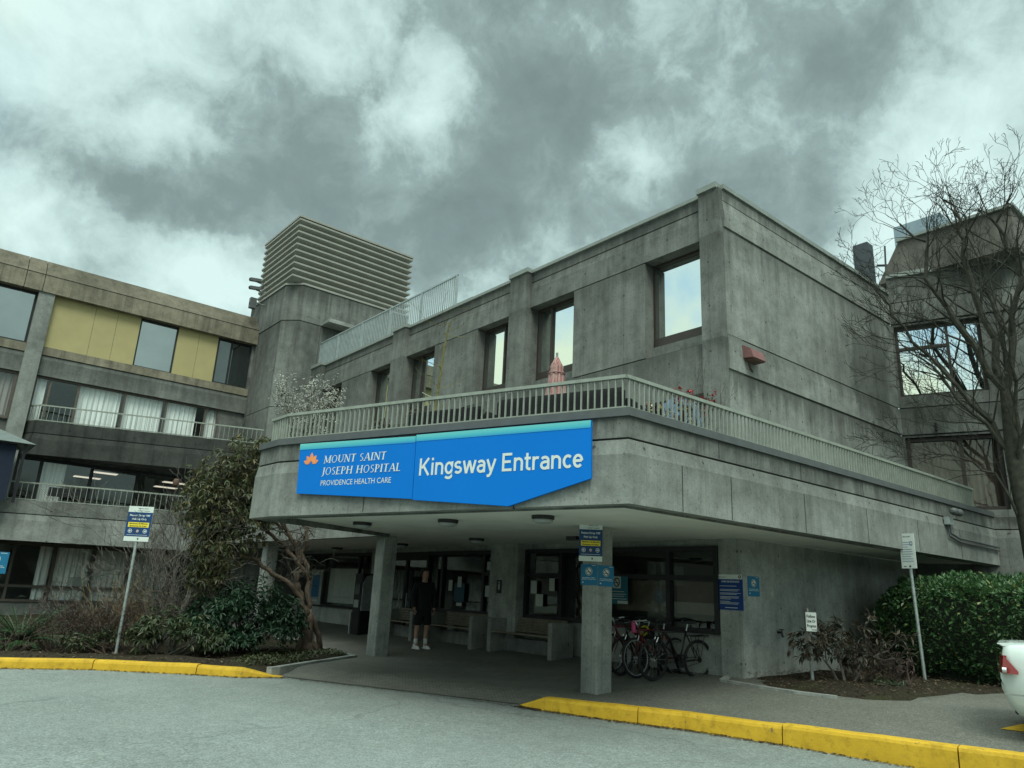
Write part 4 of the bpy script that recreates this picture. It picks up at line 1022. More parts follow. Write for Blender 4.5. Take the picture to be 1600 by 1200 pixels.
def tealstrip():
    t = NT('teal_fading_strip'); s_ = t.n('ShaderNodeSeparateXYZ'); t.l(t.pos.outputs['Position'], s_.inputs[0])
    f = t.math('MULTIPLY_ADD', s_.outputs['Z'], 9.0, -31.3, clamp=True)
    t.bsdf(t.ramp(f, [(0.0, (0.02, 0.24, 0.55)), (0.35, (0.06, 0.42, 0.52)), (1.0, (0.16, 0.55, 0.52))]), 0.45); return t.m
TEAL = tealstrip()
m = MB(); wall_poly(m, [(-5.598, 3.50), (-3.245, 3.475), (-3.247, 3.57), (-5.60, 3.598)], SO, SRt, SN, 0.104); m.build('teal_strip', TEAL, ban)
m = MB(); wall_poly(m, [(-3.223, 3.485), (-0.46, 3.487), (-0.46, 3.583), (-3.225, 3.583)], SO, SRt, SN, 0.119); m.build('teal_strip', TEAL, ban)
# plain upright sans letters drawn as even strokes: (advance, [polyline, ...]) with caps 1 high
def arc(cx, cy, rx, ry, a0, a1, n=8): return [(cx + rx * math.cos(math.radians(a0 + (a1 - a0) * i / n)), cy + ry * math.sin(math.radians(a0 + (a1 - a0) * i / n))) for i in range(n + 1)]
SANS = {
 'K': (.68, [[(.10, 0), (.10, 1)], [(.57, 1), (.17, .42)], [(.27, .56), (.60, 0)]]), 'E': (.60, [[(.54, .925), (.10, .925), (.10, .075), (.54, .075)], [(.10, .52), (.48, .52)]]),
 'i': (.25, [[(.125, 0), (.125, .72)], [(.125, .85), (.125, 1.0)]]), 'n': (.55, [[(.10, 0), (.10, .72)], [(.10, .45)] + arc(.275, .44, .175, .21, 165, 0) + [(.45, 0)]]),
 'g': (.56, [arc(.28, .36, .18, .29, 20, 340, 16), [(.46, .72), (.46, -.05)] + arc(.27, -.04, .19, .17, 0, -150)]), 's': (.48, [arc(.235, .51, .155, .15, 35, 250, 9) + [(.28, .35)] + arc(.235, .215, .165, .15, 70, -150, 9)]),
 'w': (.76, [[(.06, .72), (.215, .0)], [(.215, .0), (.38, .70)], [(.38, .70), (.545, .0)], [(.545, .0), (.70, .72)]]), 'a': (.52, [arc(.25, .47, .17, .18, 150, 0, 7) + [(.42, 0)], [(.42, .40), (.24, .40)] + arc(.23, .225, .145, .165, 90, 270, 8) + [(.30, .06), (.42, .17)]]),
 'y': (.54, [[(.06, .72), (.27, .03)], [(.48, .72), (.23, -.13)], [(.25, -.09), (.17, -.19), (.06, -.20)]]), 't': (.38, [[(.16, .93), (.16, .2)] + arc(.27, .19, .11, .125, 180, 270, 5) + [(.34, .065)], [(.03, .65), (.34, .65)]]),
 'r': (.40, [[(.10, 0), (.10, .72)], [(.10, .45)] + arc(.27, .45, .17, .20, 160, 60, 6)]), 'c': (.48, [arc(.28, .36, .185, .29, 45, 315, 14)]),
 'e': (.54, [[(.10, .37), (.44, .37)], arc(.27, .36, .18, .29, 0, 318, 16)]), ' ': (.26, [])}
def sans(mb, text, x0, x1, z0, h, off, hw=.073):
    k = (x1 - x0) / sum(SANS[c][0] for c in text); x = 0; d = off
    for c in text:
        w, lines = SANS[c]
        for L in lines:
            d += .00005
            P = [Vector((p[0] * k * 1.0, p[1] * h)) for p in L]; t_ = hw * h; out = []
            lf = offset_path(P, -t_); rg = offset_path(P, t_)
            for i in range(len(P) - 1):
                wall_poly(mb, [(x0 + x * k + q[0], z0 + q[1]) for q in (lf[i], rg[i], rg[i + 1], lf[i + 1])], SO, SRt, SN, d)
        x += w
m = MB(); sans(m, 'Kingsway Entrance', -3.135, -0.545, 2.985, 0.245, 0.119); m.build('entrance_lettering', WHITEP, ban)
m = MB(); put_text(m, 'PROVIDENCE HEALTH CARE', SO, SRt, SN, -5.045, -3.64, 2.906, 0.080, 0.104, 0.0); m.build('small_lettering', WHITEP, ban)
# hand-cut serif capitals: strokes (x0, y0, x1, y1, half width), arcs and serifs on a unit square
SER = {
 'M': (1.0, [(.16, 0, .16, 1, .035), (.16, 1, .50, .1, .075), (.50, .1, .84, 1, .035), (.84, 0, .84, 1, .08)], [(.16, 0), (.84, 0), (.12, 1), (.88, 1)], []),
 'N': (.86, [(.16, 0, .16, 1, .035), (.16, 1, .72, 0, .08), (.72, 0, .72, 1, .035)], [(.16, 0), (.12, 1), (.72, 1)], []),
 'U': (.84, [(.17, .25, .17, 1, .08), (.69, .25, .69, 1, .035)], [(.17, 1), (.69, 1)], [(.43, .28, .26, .28, 180, 360)]),
 'O': (.88, [], [], [(.44, .5, .36, .5, 0, 360)]),
 'T': (.74, [(.37, 0, .37, 1, .08), (.06, .96, .68, .96, .04)], [(.37, 0)], []),
 'S': (.60, [], [], [(.30, .73, .21, .25, 40, 270), (.30, .26, .22, .26, -140, 90)]),
 'A': (.84, [(.10, 0, .42, 1, .035), (.42, 1, .74, 0, .08), (.22, .34, .62, .34, .03)], [(.10, 0), (.74, 0)], []),
 'I': (.38, [(.19, 0, .19, 1, .08)], [(.19, 0), (.19, 1)], []),
 'J': (.42, [(.24, 0, .24, 1, .08), (.24, 0, .08, -.2, .06)], [(.24, 1)], []),
 'E': (.68, [(.18, 0, .18, 1, .08), (.18, .96, .58, .96, .04), (.18, .52, .50, .52, .035), (.18, .04, .60, .04, .04)], [(.14, 0), (.14, 1)], []),
 'P': (.68, [(.18, 0, .18, 1, .08), (.18, .96, .36, .96, .035), (.18, .46, .36, .46, .035)], [(.18, 0), (.14, 1)], [(.36, .71, .22, .25, -90, 90)]),
 'H': (.92, [(.19, 0, .19, 1, .08), (.73, 0, .73, 1, .08), (.19, .52, .73, .52, .035)], [(.19, 0), (.19, 1), (.73, 0), (.73, 1)], []),
 'L': (.66, [(.18, 0, .18, 1, .08), (.18, .04, .58, .04, .04)], [(.18, 0), (.18, 1)], []), ' ': (.42, [], [], [])}
def serif(mb, text, x0, x1, z0, h, off, slant=0.0):
    W_ = sum(SER[c][0] for c in text); k = (x1 - x0) / W_; x = 0
    def Q(px, py):
        a = x0 + (x + px) * k + slant * py * h
        return (a, z0 + py * h)
    d = [off]
    def quad(pts): d[0] += 0.00004; wall_poly(mb, [Q(*p) for p in pts], SO, SRt, SN, d[0])
    for c in text:
        w, st, se, ar = SER[c]
        for a, b, e, f, hw in st:
            if abs(f - b) >= abs(e - a) * .3: quad([(a - hw, b), (a + hw, b), (e + hw, f), (e - hw, f)])
            else: quad([(a, b - hw), (e, f - hw), (e, f + hw), (a, b + hw)])
        for a, b in se: quad([(a - .14, b - (.0 if b < .5 else .05)), (a + .14, b - (.0 if b < .5 else .05)), (a + .14, b + (.05 if b < .5 else 0)), (a - .14, b + (.05 if b < .5 else 0))])
        for cx, cy, rx, ry, t0, t1 in ar:
            n = max(6, int((t1 - t0) / 18)); pts = []
            for i in range(n + 1):
                t = math.radians(t0 + (t1 - t0) * i / n); th = .035 + .075 * abs(math.cos(t)); pts.append(((cx + rx * math.cos(t), cy + ry * math.sin(t)), (cx + (rx - th) * math.cos(t), cy + (ry - .07) * math.sin(t))))
            for (p, q), (p2, q2) in zip(pts[:-1], pts[1:]): quad([q, p, p2, q2])
        x += w
m = MB(); serif(m, 'MOUNT SAINT', -5.04, -3.77, 3.255, 0.118, 0.104, 0.10); serif(m, 'JOSEPH HOSPITAL', -5.05, -3.47, 3.070, 0.118, 0.104, 0.10); m.build('name_lettering', WHITEP, ban)
m = MB()
for i, (ang, L, w) in enumerate(((0, .19, .082), (38, .175, .078), (-38, .175, .078), (70, .17, .070), (-70, .17, .070))):
    a = math.radians(ang); cx, cz = -5.312, 3.255; dx, dz = math.sin(a), math.cos(a); px, pz = dz, -dx
    P = lambda t, s_: (cx + dx * L * t + px * w * s_, cz + dz * L * t + pz * w * s_)
    wall_poly(m, [P(.18, 0), P(.38, .36), P(.62, .48), P(.82, .30), P(1.0, 0), P(.82, -.30), P(.62, -.48), P(.38, -.36)], SO, SRt, SN, 0.104 + i * 0.0004)
m.build('lotus_emblem', ORANGE, ban)

# ------------------------------------------------------------------ small signs
def on(o, right, n, name, pts, off, mat, parent):
    m = MB(); wall_poly(m, pts, o, right, n, off); return m.build(name, mat, parent)
def plate(parent, name, o, right, n, a0, a1, z0, z1, d0, d1, mat):
    m = MB(); m.obox(o, right, n, a0, a1, d0, d1, z0, z1); return m.build(name, mat, parent)
def dropoff_sign(parent, o, right, n, x0, z0, w, h):
    """white header, navy field, yellow strip, arrows and a white foot on one plate"""
    b = plate(parent, 'board', o, right, n, x0, x0 + w, z0, z0 + h, 0.0, 0.012, WHITEP); d = 0.0135
    on(o, right, n, 'navy_field', [(x0, z0 + .135 * h), (x0 + w, z0 + .135 * h), (x0 + w, z0 + .83 * h), (x0, z0 + .83 * h)], d, NAVY, parent)
    on(o, right, n, 'yellow_strip', [(x0 + .08 * w, z0 + .40 * h), (x0 + .92 * w, z0 + .40 * h), (x0 + .92 * w, z0 + .54 * h), (x0 + .08 * w, z0 + .54 * h)], d + .0015, SIGNYEL, parent)
    t = MB()
    put_text(t, 'Mount Saint', o, right, n, x0 + .42 * w, x0 + .80 * w, z0 + .925 * h, .03 * h, d, 0.01); put_text(t, 'Joseph Hospital', o, right, n, x0 + .36 * w, x0 + .86 * w, z0 + .86 * h, .03 * h, d, 0.01)
    put_text(t, 'Maximum 30 Minutes', o, right, n, x0 + .13 * w, x0 + .87 * w, z0 + .488 * h, .034 * h, d + .003, 0.03); put_text(t, 'Entrance At Rear', o, right, n, x0 + .15 * w, x0 + .85 * w, z0 + .42 * h, .034 * h, d + .003, 0.03)
    disc(t, x0 + .57 * w, z0 + .07 * h, .03 * w, .03 * h, o, right, n, d)
    t.build('dark_lettering', BLACK, parent)
    t = MB(); put_text(t, 'Patient Drop Off/', o, right, n, x0 + .09 * w, x0 + .91 * w, z0 + .715 * h, .052 * h, d + .0015, 0.03); put_text(t, 'Pick Up Only', o, right, n, x0 + .20 * w, x0 + .80 * w, z0 + .61 * h, .052 * h, d + .0015, 0.03)
    for a in (.2, .8): disc(t, x0 + a * w, z0 + .29 * h, .085 * w, .058 * h, o, right, n, d + .0015, 18, .78)
    for a, s_ in ((.2, -1), (.8, 1)):
        wall_poly(t, [(x0 + (a - .045 * s_) * w, z0 + .28 * h), (x0 + a * w, z0 + .28 * h), (x0 + a * w, z0 + .255 * h), (x0 + (a + .055 * s_) * w, z0 + .29 * h), (x0 + a * w, z0 + .325 * h), (x0 + a * w, z0 + .30 * h), (x0 + (a - .045 * s_) * w, z0 + .30 * h)][::s_], o, right, n, d + .0015)
    disc(t, x0 + .5 * w, z0 + .29 * h, .075 * w, .052 * h, o, right, n, d + .0015)
    wall_poly(t, [(x0 + .08 * w, z0 + .175 * h), (x0 + .92 * w, z0 + .175 * h), (x0 + .92 * w, z0 + .183 * h), (x0 + .08 * w, z0 + .183 * h)], o, right, n, d + .0015)
    t.build('white_lettering', WHITEP, parent)
    t = MB(); disc(t, x0 + .5 * w, z0 + .29 * h, .075 * w, .052 * h, o, right, n, d + .0025, 18, .7); wall_poly(t, [(x0 + .46 * w, z0 + .28 * h), (x0 + .54 * w, z0 + .28 * h), (x0 + .54 * w, z0 + .30 * h), (x0 + .46 * w, z0 + .30 * h)], o, right, n, d + .0025); t.build('no_smoking_mark', REDM, parent)
    return b
def smoke_sign(parent, o, right, n, x0, z0, w, h, d0=0.0):
    b = plate(parent, 'board', o, right, n, x0, x0 + w, z0, z0 + h, d0, d0 + 0.008, SMOKE); d = d0 + 0.0095
    t = MB(); disc(t, x0 + .5 * w, z0 + .66 * h, .22 * w, .2 * h, o, right, n, d)
    for i, (z, a, b_) in enumerate(((.34, .10, .85), (.27, .06, .92))):
        put_text(t, ('No smoking or vaping', 'anywhere on the grounds')[i], o, right, n, x0 + a * w, x0 + b_ * w, z0 + z * h, .04 * h, d, 0.03)
    wall_poly(t, [(x0 + .10 * w, z0 + .11 * h), (x0 + .18 * w, z0 + .11 * h), (x0 + .18 * w, z0 + .16 * h), (x0 + .10 * w, z0 + .16 * h)], o, right, n, d)
    wall_poly(t, [(x0 + .68 * w, z0 + .93 * h), (x0 + .92 * w, z0 + .93 * h), (x0 + .92 * w, z0 + .95 * h), (x0 + .68 * w, z0 + .95 * h)], o, right, n, d)
    t.build('white_lettering', WHITEP, parent)
    t = MB(); disc(t, x0 + .5 * w, z0 + .66 * h, .20 * w, .182 * h, o, right, n, d + .001, 20, .82)
    wall_poly(t, [(x0 + .36 * w, z0 + .61 * h), (x0 + .64 * w, z0 + .61 * h), (x0 + .64 * w, z0 + .64 * h), (x0 + .36 * w, z0 + .64 * h)], o, right, n, d + .001)
    wall_poly(t, [(x0 + .37 * w, z0 + .76 * h), (x0 + .41 * w, z0 + .78 * h), (x0 + .63 * w, z0 + .56 * h), (x0 + .59 * w, z0 + .54 * h)], o, right, n, d + .0016)
    t.build('crossed_cigarette', BLACK, parent)
    return b
# post signs
def post(parent, base, topp, r=0.028):
    m = MB(); m.tube([base, topp], r, 10); m.build('post', STEEL, parent)
fac = Vector((-0.45, -0.89)).normalized()
t = thing('signpost', (3.66, 15.50, 0.0), 'tall patient drop-off sign on a grey post among the left shrubs', 'sign')
post(t, (3.62, 15.50, -0.1), (3.62, 15.50, 2.72))
n = Vector((-0.62, -0.785)).normalized(); rt = Vector((-n.y, n.x))
dropoff_sign(t, Vector((3.62, 15.50)) + n * 0.03, rt, n, -0.235, 2.06, 0.47, 0.66)
# drop-off sign on the front column
cx, cy = 8.90, 8.42
n = Vector((-0.72, -0.69)).normalized(); rt = Vector((-n.y, n.x))
t = thing('drop_off_sign', (cx - .20, cy - .2, 1.98), 'navy and white patient drop-off sign on the front column above two cyan notices', 'sign')
o = Vector((cx - 0.16, cy - 0.10)) + n * 0.10
dropoff_sign(t, o, rt, n, -0.26, 1.985, 0.37, 0.60)
m = MB(); m.tube([(o.x - n.x * .1 - rt.x * .1, o.y - n.y * .1 - rt.y * .1, 2.3), (o.x, o.y, 2.3)], .02, 6); m.tube([(o.x - n.x * .1, o.y - n.y * .1, 2.1), (o.x, o.y, 2.1)], .02, 6); m.build('bracket', BLACK, t)
t = thing('no_smoking_sign', (cx - .18, cy, 1.63), 'cyan no-smoking notice on the left face of the front column', 'sign', 'no-smoking notices')
smoke_sign(t, Vector((cx - .1785, cy)), Vector((0, -1)), Vector((-1, 0)), -0.19, 1.62, 0.36, 0.325)
t = thing('no_smoking_sign', (cx, cy - .18, 1.63), 'cyan no-smoking notice on the right face of the front column', 'sign', 'no-smoking notices')
smoke_sign(t, Vector((cx, cy - .1785)), Vector((1, 0)), Vector((0, -1)), -0.17, 1.61, 0.36, 0.325)
t = thing('no_smoking_sign', (11.75, 7.42, 1.6), 'small cyan no-smoking notice on the side wall right of the blue board', 'sign', 'no-smoking notices')
smoke_sign(t, Vector((11.55, 7.42)), Vector((1, 0)), Vector((0, -1)), 0.10, 1.58, 0.36, 0.34, 0.002)
t = thing('no_smoking_sign', (2.05, 17.2, 0.0), 'cyan no-smoking notice on a low post at the far left', 'sign', 'no-smoking notices')
post(t, (1.60, 17.2, -.1), (1.60, 17.2, 1.75)); smoke_sign(t, Vector((1.60, 17.2)) + Vector((-0.0, -0.03)), Vector((1, 0)), Vector((0, -1)), -0.22, 1.35, 0.44, 0.40)
# blue visitor notice board on the corner pier
t = thing('notice_board', (11.44, 7.65, 1.33), 'royal blue notice board with white header on the corner pier', 'notice board')
o, rt, n = Vector((11.445, 7.64)), Vector((0, -1)), Vector((-1, 0))
plate(t, 'board', o, rt, n, -.24, .26, 1.33, 1.93, 0, .012, ROYAL)
on(o, rt, n, 'header', [(-.24, 1.85), (.26, 1.85), (.26, 1.93), (-.24, 1.93)], .0135, WHITEP, t)
m = MB(); put_text(m, 'PATIENT AND VISITOR NOTICE', o, rt, n, -.16, .20, 1.795, .028, .0135, .03)
rr = random.Random(2)
for i, (z, k) in enumerate(((1.73, .34), (1.67, .40), (1.65, .36), (1.61, .42), (1.59, .34), (1.55, .38), (1.53, .37), (1.51, .22), (1.47, .2), (1.45, .38), (1.43, .36))):
    wall_poly(m, [(-.20, z), (-.20 + k, z), (-.20 + k, z + .007), (-.20, z + .007)], o, rt, n, .0135)
wall_poly(m, [(-.10, 1.365), (.15, 1.365), (.15, 1.375), (-.10, 1.375)], o, rt, n, .0135); m.build('white_lettering', WHITEP, t)
m = MB(); put_text(m, 'Providence', o, rt, n, -.22, -.06, 1.875, .022, .015); disc(m, .21, 1.89, .028, .028, o, rt, n, .015, 16, .45); m.build('dark_lettering', BLACK, t)
# white rules sign on the right post
t = thing('signpost', (14.32, 5.69, 0.25), 'leaning grey post with a tall white lettered sign before the clipped hedge', 'sign')
post(t, (14.32, 5.69, 0.1), (14.26, 5.74, 2.80))
n = Vector((-0.97, -0.25)).normalized(); n = Vector((-0.985, 0.17)).normalized(); rt = Vector((-n.y, n.x))
o = Vector((14.27, 5.73)) + n * 0.035
plate(t, 'board', o, rt, n, -.13, .15, 2.20, 2.82, 0, .01, WHITEP)
m = MB()
put_text(m, 'Saint Joseph', o, rt, n, -.06, .08, 2.755, .022, .0115, .02)
m.build('dark_lettering', BLACK, t); m = MB()
for i in range(9): wall_poly(m, [(-.10, 2.655 - i * .042), (-.10 + (.15, .2, .12, .19, .2, .21, .17, .2, .21)[i], 2.655 - i * .042), (-.10 + (.15, .2, .12, .19, .2, .21, .17, .2, .21)[i], 2.668 - i * .042), (-.10, 2.668 - i * .042)], o, rt, n, .0115)
disc(m, .085, 2.64, .032, .045, o, rt, n, .0115, 14, .5)
m.build('blue_grey_lettering', plain('blue_grey_ink', (0.20, 0.27, 0.36), 0.6), t)
m = MB(); disc(m, .03, 2.235, .02, .016, o, rt, n, .0115); wall_poly(m, [(-.09, 2.225), (-.04, 2.225), (-.04, 2.24), (-.09, 2.24)], o, rt, n, .0115); m.build('foot_mark', BLACK, t)
# small white smokers' sign in the bed
t = thing('signpost', (12.02, 6.52, 0.25), 'short post with a small white sign among the leggy shrub', 'sign')
post(t, (12.02, 6.52, 0.1), (11.96, 6.52, 1.42), .026)
m = MB(); m.box(11.91, 11.965, 6.50, 6.55, .6, 1.42); m.build('timber_batten', TWIG, t)
n = Vector((-.70, -.71)).normalized(); n = Vector((-.93, -.37)).normalized(); rt = Vector((-n.y, n.x)); o = Vector((11.95, 6.51)) + n * .045
plate(t, 'board', o, rt, n, -.02, .145, 1.06, 1.36, 0, .008, WHITEP)
m = MB(); put_text(m, 'Follow', o, rt, n, -.005, .13, 1.275, .045, .0095, .03); put_text(m, 'Line Or', o, rt, n, -.005, .13, 1.20, .045, .0095, .03); put_text(m, 'Program', o, rt, n, -.005, .135, 1.125, .045, .0095, .03)
wall_poly(m, [(.06, 1.08), (.13, 1.08), (.13, 1.09), (.06, 1.09)], o, rt, n, .0095); m.build('dark_lettering', BLACK, t)

# notices taped to the ground-floor glass
def notice(y, z, w, h, lab, mat=PAPER, x=GX - 0.10, text=None):
    m = MB(); m.box(x - .004, x, y - w / 2, y + w / 2, z, z + h)
    return top('paper_notice', m, mat, (x, y, z), lab, 'notice', 'notices taped to the glass')
t = thing('window_poster', (GX - .09, 10.2, 1.3), 'large teal no-smoking poster on the glass behind the bicycles', 'poster')
o = Vector((GX - .098, 10.22)); rt = Vector((0, -1)); n = Vector((-1, 0)); plate(t, 'board', o, rt, n, -.30, .27, 1.33, 1.86, 0, .006, plain('teal_poster', (0.008, 0.11, 0.16), 0.5))
on(o, rt, n, 'white_square', [(-.13, 1.63), (.09, 1.63), (.09, 1.86), (-.13, 1.86)], .0075, PAPER, t)
m = MB(); disc(m, -.02, 1.745, .085, .09, o, rt, n, .009, 20, .75); wall_poly(m, [(-.08, 1.73), (.04, 1.73), (.04, 1.745), (-.08, 1.745)], o, rt, n, .009); wall_poly(m, [(-.07, 1.79), (-.055, 1.80), (.035, 1.69), (.02, 1.68)], o, rt, n, .0096); m.build('crossed_cigarette', BLACK, t)
m = MB()
for z, k in ((1.56, .40), (1.51, .44), (1.47, .40), (1.42, .46)): wall_poly(m, [(-.22, z), (-.22 + k, z), (-.22 + k, z + .012), (-.22, z + .012)], o, rt, n, .0075)
wall_poly(m, [(.0, 1.335), (.27, 1.335), (.27, 1.39), (.0, 1.39)], o, rt, n, .0075); m.build('white_lettering', PAPER, t)
notice(12.75, 1.45, .2, .28, 'white sheet on the glass just right of the thick grey pier')
notice(12.15, 1.52, .17, .27, 'white sheet on the glass left of the front column, second from the pier')
notice(12.55, 1.18, .24, .26, 'lower pair of pale leaflets on the glass right of the thick pier')
notice(14.42, 1.95, .17, .2, 'pale sheet high on the narrow pane left of the thick pier')
notice(14.45, 1.32, .16, .26, 'pale sheet low on the narrow pane left of the thick pier')
notice(16.0, 1.42, .16, .27, 'white sheet on the wide pane behind the standing person')
t = thing('window_poster', (GX - .09, 15.6, 1.0), 'dark teal poster with a white card on the wide pane beside the person', 'poster')
o = Vector((GX - .098, 15.6)); plate(t, 'board', o, rt, n, -.22, .22, 1.16, 1.62, 0, .005, plain('dark_teal_poster', (0.01, 0.06, 0.10), .5)); on(o, rt, n, 'white_card', [(-.09, 1.52), (.08, 1.52), (.08, 1.78), (-.09, 1.78)], .0065, PAPER, t); on(o, rt, n, 'caption', [(-.10, 1.06), (.14, 1.06), (.14, 1.14), (-.10, 1.14)], .0065, PAPER, t)
t = thing('window_poster', (GX - .09, 23.85, .75), 'pale poster with a blue picture on the glass beside the twisted trunk', 'poster')
o = Vector((GX - .098, 23.85)); plate(t, 'board', o, rt, n, -.46, .44, .76, 1.90, 0, .005, plain('pale_poster', (.24, .27, .25), .6)); on(o, rt, n, 'blue_picture', [(-.30, 1.0), (.26, 1.0), (.26, 1.72), (-.30, 1.72)], .0065, plain('blue_picture_ink', (.03, .12, .22), .6), t)
m = MB(); wall_poly(m, [(-.2, .86), (.2, .86), (.2, .92), (-.2, .92)], o, rt, n, .0065); m.build('caption', PAPER, t)
t = thing('room_sign', (GX - .33, 13.85, 1.5), 'small black and white pictogram plate on the thick pier', 'sign')
o = Vector((GX - .322, 13.72)); plate(t, 'board', o, rt, n, -.09, .09, 1.42, 1.72, 0, .008, BLACK); m = MB(); disc(m, 0, 1.66, .025, .025, o, rt, n, .0095); wall_poly(m, [(-.03, 1.5), (.03, 1.5), (.035, 1.62), (-.035, 1.62)], o, rt, n, .0095); m.build('pictogram', PAPER, t)

# ------------------------------------------------------------------ soffit lamps, small wall fittings
def lamp(x, y, z, lab):
    t = thing('soffit_lamp', (x, y, z), lab, 'lamp', 'unlit drum lamps under the canopy')
    m = MB(); m.lathe((x, y, z - .055), [(.155, 0), (.17, .01), (.17, .054)], 24); m.build('rim', BRONZE, t)
    m = MB(); m.lathe((x, y, z - .105), [(.02, -.012), (.10, -.005), (.145, .02), (.15, .05)], 24); m.build('diffuser', DIFFUSER, t, smooth=True)
for x, y, lab in ((7.24, 7.95, 'round drum lamp under the canopy nearest the front column'), (6.94, 9.93, 'round drum lamp under the canopy below the middle of the banner'), (6.50, 12.0, 'round drum lamp under the canopy below the left end of the banner'),
                  (9.8, 12.89, 'round drum lamp deep under the canopy over the benches'), (10.3, 16.78, 'round drum lamp deep under the canopy by the left column'), (10.8, 21.4, 'round drum lamp farthest back, above the poster by the trunk'), (10.2, 24.2, 'round drum lamp half hidden by the twisted trunk')):
    lamp(x, y, 2.551, lab)
t = thing('security_camera', (9.05, 8.62, 2.1), 'small black camera behind the drop-off sign on the front column', 'camera')
m = MB(); m.box(8.60, 8.68, 8.62, 8.86, 2.33, 2.39); m.tube([(8.66, 8.62, 2.36), (8.75, 8.5, 2.38)], .015); m.build('housing', BLACK, t)
t = thing('alarm_box', (12.0, 7.42, 6.0), 'faded red louvred alarm box on the upper side wall', 'alarm box')
m = MB(); m.hexa([(11.78, 7.42, 5.98), (12.22, 7.42, 5.98), (12.22, 7.16, 5.95), (11.78, 7.16, 5.95), (11.78, 7.42, 6.26), (12.22, 7.42, 6.26), (12.22, 7.22, 6.14), (11.78, 7.22, 6.14)]); m.build('case', FADEDRED, t, bevel=.008)
m = MB(); m.box(11.82, 12.18, 7.18, 7.40, 5.93, 5.96); m.build('grille', TERRA, t); m = MB(); m.tube([(11.95, 7.40, 5.94), (12.0, 7.36, 5.80), (12.1, 7.40, 5.76)], .02); m.build('conduit', TERRA, t)
t = thing('floodlight', (16.4, 5.78, 3.35), 'twin grey floodlight with conduit on the side of the concrete terrace fascia', 'floodlight')
m = MB(); m.box(16.30, 16.52, 5.70, 5.80, 3.18, 3.34); m.build('junction_box', STEEL, t)
for dx in (-.14, .10): m = MB(); m.lathe((16.41 + dx, 5.62, 3.44), [(.03, 0), (.07, .05), (.08, .15)], 12, 'x'); m.build('lamp_head', CAPM, t)
m = MB(); m.tube([(16.45, 5.765, 3.2), (16.5, 5.765, 3.02), (16.9, 5.765, 2.95), (19.25, 5.765, 2.93)], .022, 6); m.tube([(16.38, 5.765, 3.2), (16.42, 5.765, 2.96), (16.9, 5.765, 2.88), (19.25, 5.765, 2.86)], .018, 6); m.build('conduit', CAPM, t)
t = thing('wall_tap', (12.95, 7.36, .95), 'small dark hose tap on the ground-floor side wall', 'tap')
m = MB(); m.tube([(12.55, 7.42, .98), (12.55, 7.34, .98), (12.55, 7.32, .90)], .022, 8); m.build('spout', DARKMET, t); m = MB(); m.lathe((12.55, 7.34, 1.02), [(.01, -.03), (.01, 0), (.05, .005), (.05, .02)], 10); m.build('handle', DARKMET, t)
t = thing('pipe_stub', (19.3, 5.9, 6.2), 'stub of pipe with a dark strap on the right wing band', 'pipe stub')
q = A0 + WD * .75 + WN * .05; m = MB(); m.tube([(q.x, q.y, 5.73), (q.x + WN.x * .1, q.y + WN.y * .1, 5.73), (q.x + WN.x * .1, q.y + WN.y * .1, 5.90)], .03, 8); m.build('stub', DARKMET, t)

# ------------------------------------------------------------------ benches, kiosk
def bench(y0, y1, x0, lab):
    z = zw(x0 + .2, (y0 + y1) / 2); t = thing('bench', (x0 + .3, (y0 + y1) / 2, z), lab, 'bench', 'slatted benches between concrete ends')
    for y in (y0, y1 - .13):
        m = MB(); m.prism([(x0, y), (x0 + .62, y), (x0 + .62, y + .13), (x0, y + .13)], z - .08, z + .70); m.build('end_panel', CON_FACE, t, bevel=.008)
    for k in range(5):
        m = MB(); x = x0 + .04 + k * .092; m.box(x, x + .078, y0 + .132, y1 - .132, z + .40 - k * .006, z + .435 - k * .006); m.build('seat_slat', WOODM, t)
    for k in range(5):
        zz = z + .44 + k * .062; xx = x0 + .50 + k * .014; m = MB(); m.box(xx, xx + .03, y0 + .15, y1 - .15, zz, zz + .052); m.build('back_slat', WOODM, t)
    m = MB(); m.box(x0 + .40, x0 + .55, y0 + .132, y1 - .132, z - .08, z + .30); m.build('plinth', CON, t)
bench(11.38, 13.52, 10.72, 'slatted bench nearest the bicycles, left of the front column')
bench(14.0, 15.98, 10.66, 'middle slatted bench just right of the standing person')
bench(16.45, 18.1, 10.60, 'slatted bench half hidden behind the left column')
z = zw(10.6, 19.0)
t = thing('pay_kiosk', (10.55, 18.9, z), 'dark standing pay kiosk with a curved grey side left of the column', 'kiosk')
m = MB(); m.prism([(10.35, 18.75), (10.85, 18.75), (10.85, 19.2), (10.35, 19.2)], z - .05, z + 1.62); m.build('cabinet', DARKMET, t, bevel=.02)
m = MB(); m.prism([(10.32, 19.2), (10.80, 19.2), (10.80, 19.26), (10.32, 19.26)], z - .03, z + .55); m.build('side_foot', STEEL, t)
m = MB()
prof = [(10.36, .62), (10.72, .62), (10.76, 1.1), (10.72, 1.45), (10.62, 1.58), (10.46, 1.55), (10.36, 1.35)]
i = len(m.v); m.v += [(x, 18.72, z + q) for x, q in prof] + [(x, 18.749, z + q) for x, q in prof]; k = len(prof); m.f += [tuple(range(k)), tuple(range(2 * k - 1, k - 1, -1))] + [(a, (a + 1) % k, k + (a + 1) % k, k + a) for a in range(k)]; m.build('side_plate', STEEL, t)
m = MB(); m.box(10.33, 10.348, 18.83, 19.12, z + 1.05, z + 1.35); m.build('screen', GLASS_DK, t)
m = MB(); m.box(10.325, 10.348, 18.85, 19.1, z + .70, z + .90); m.build('keypad', STEEL, t)

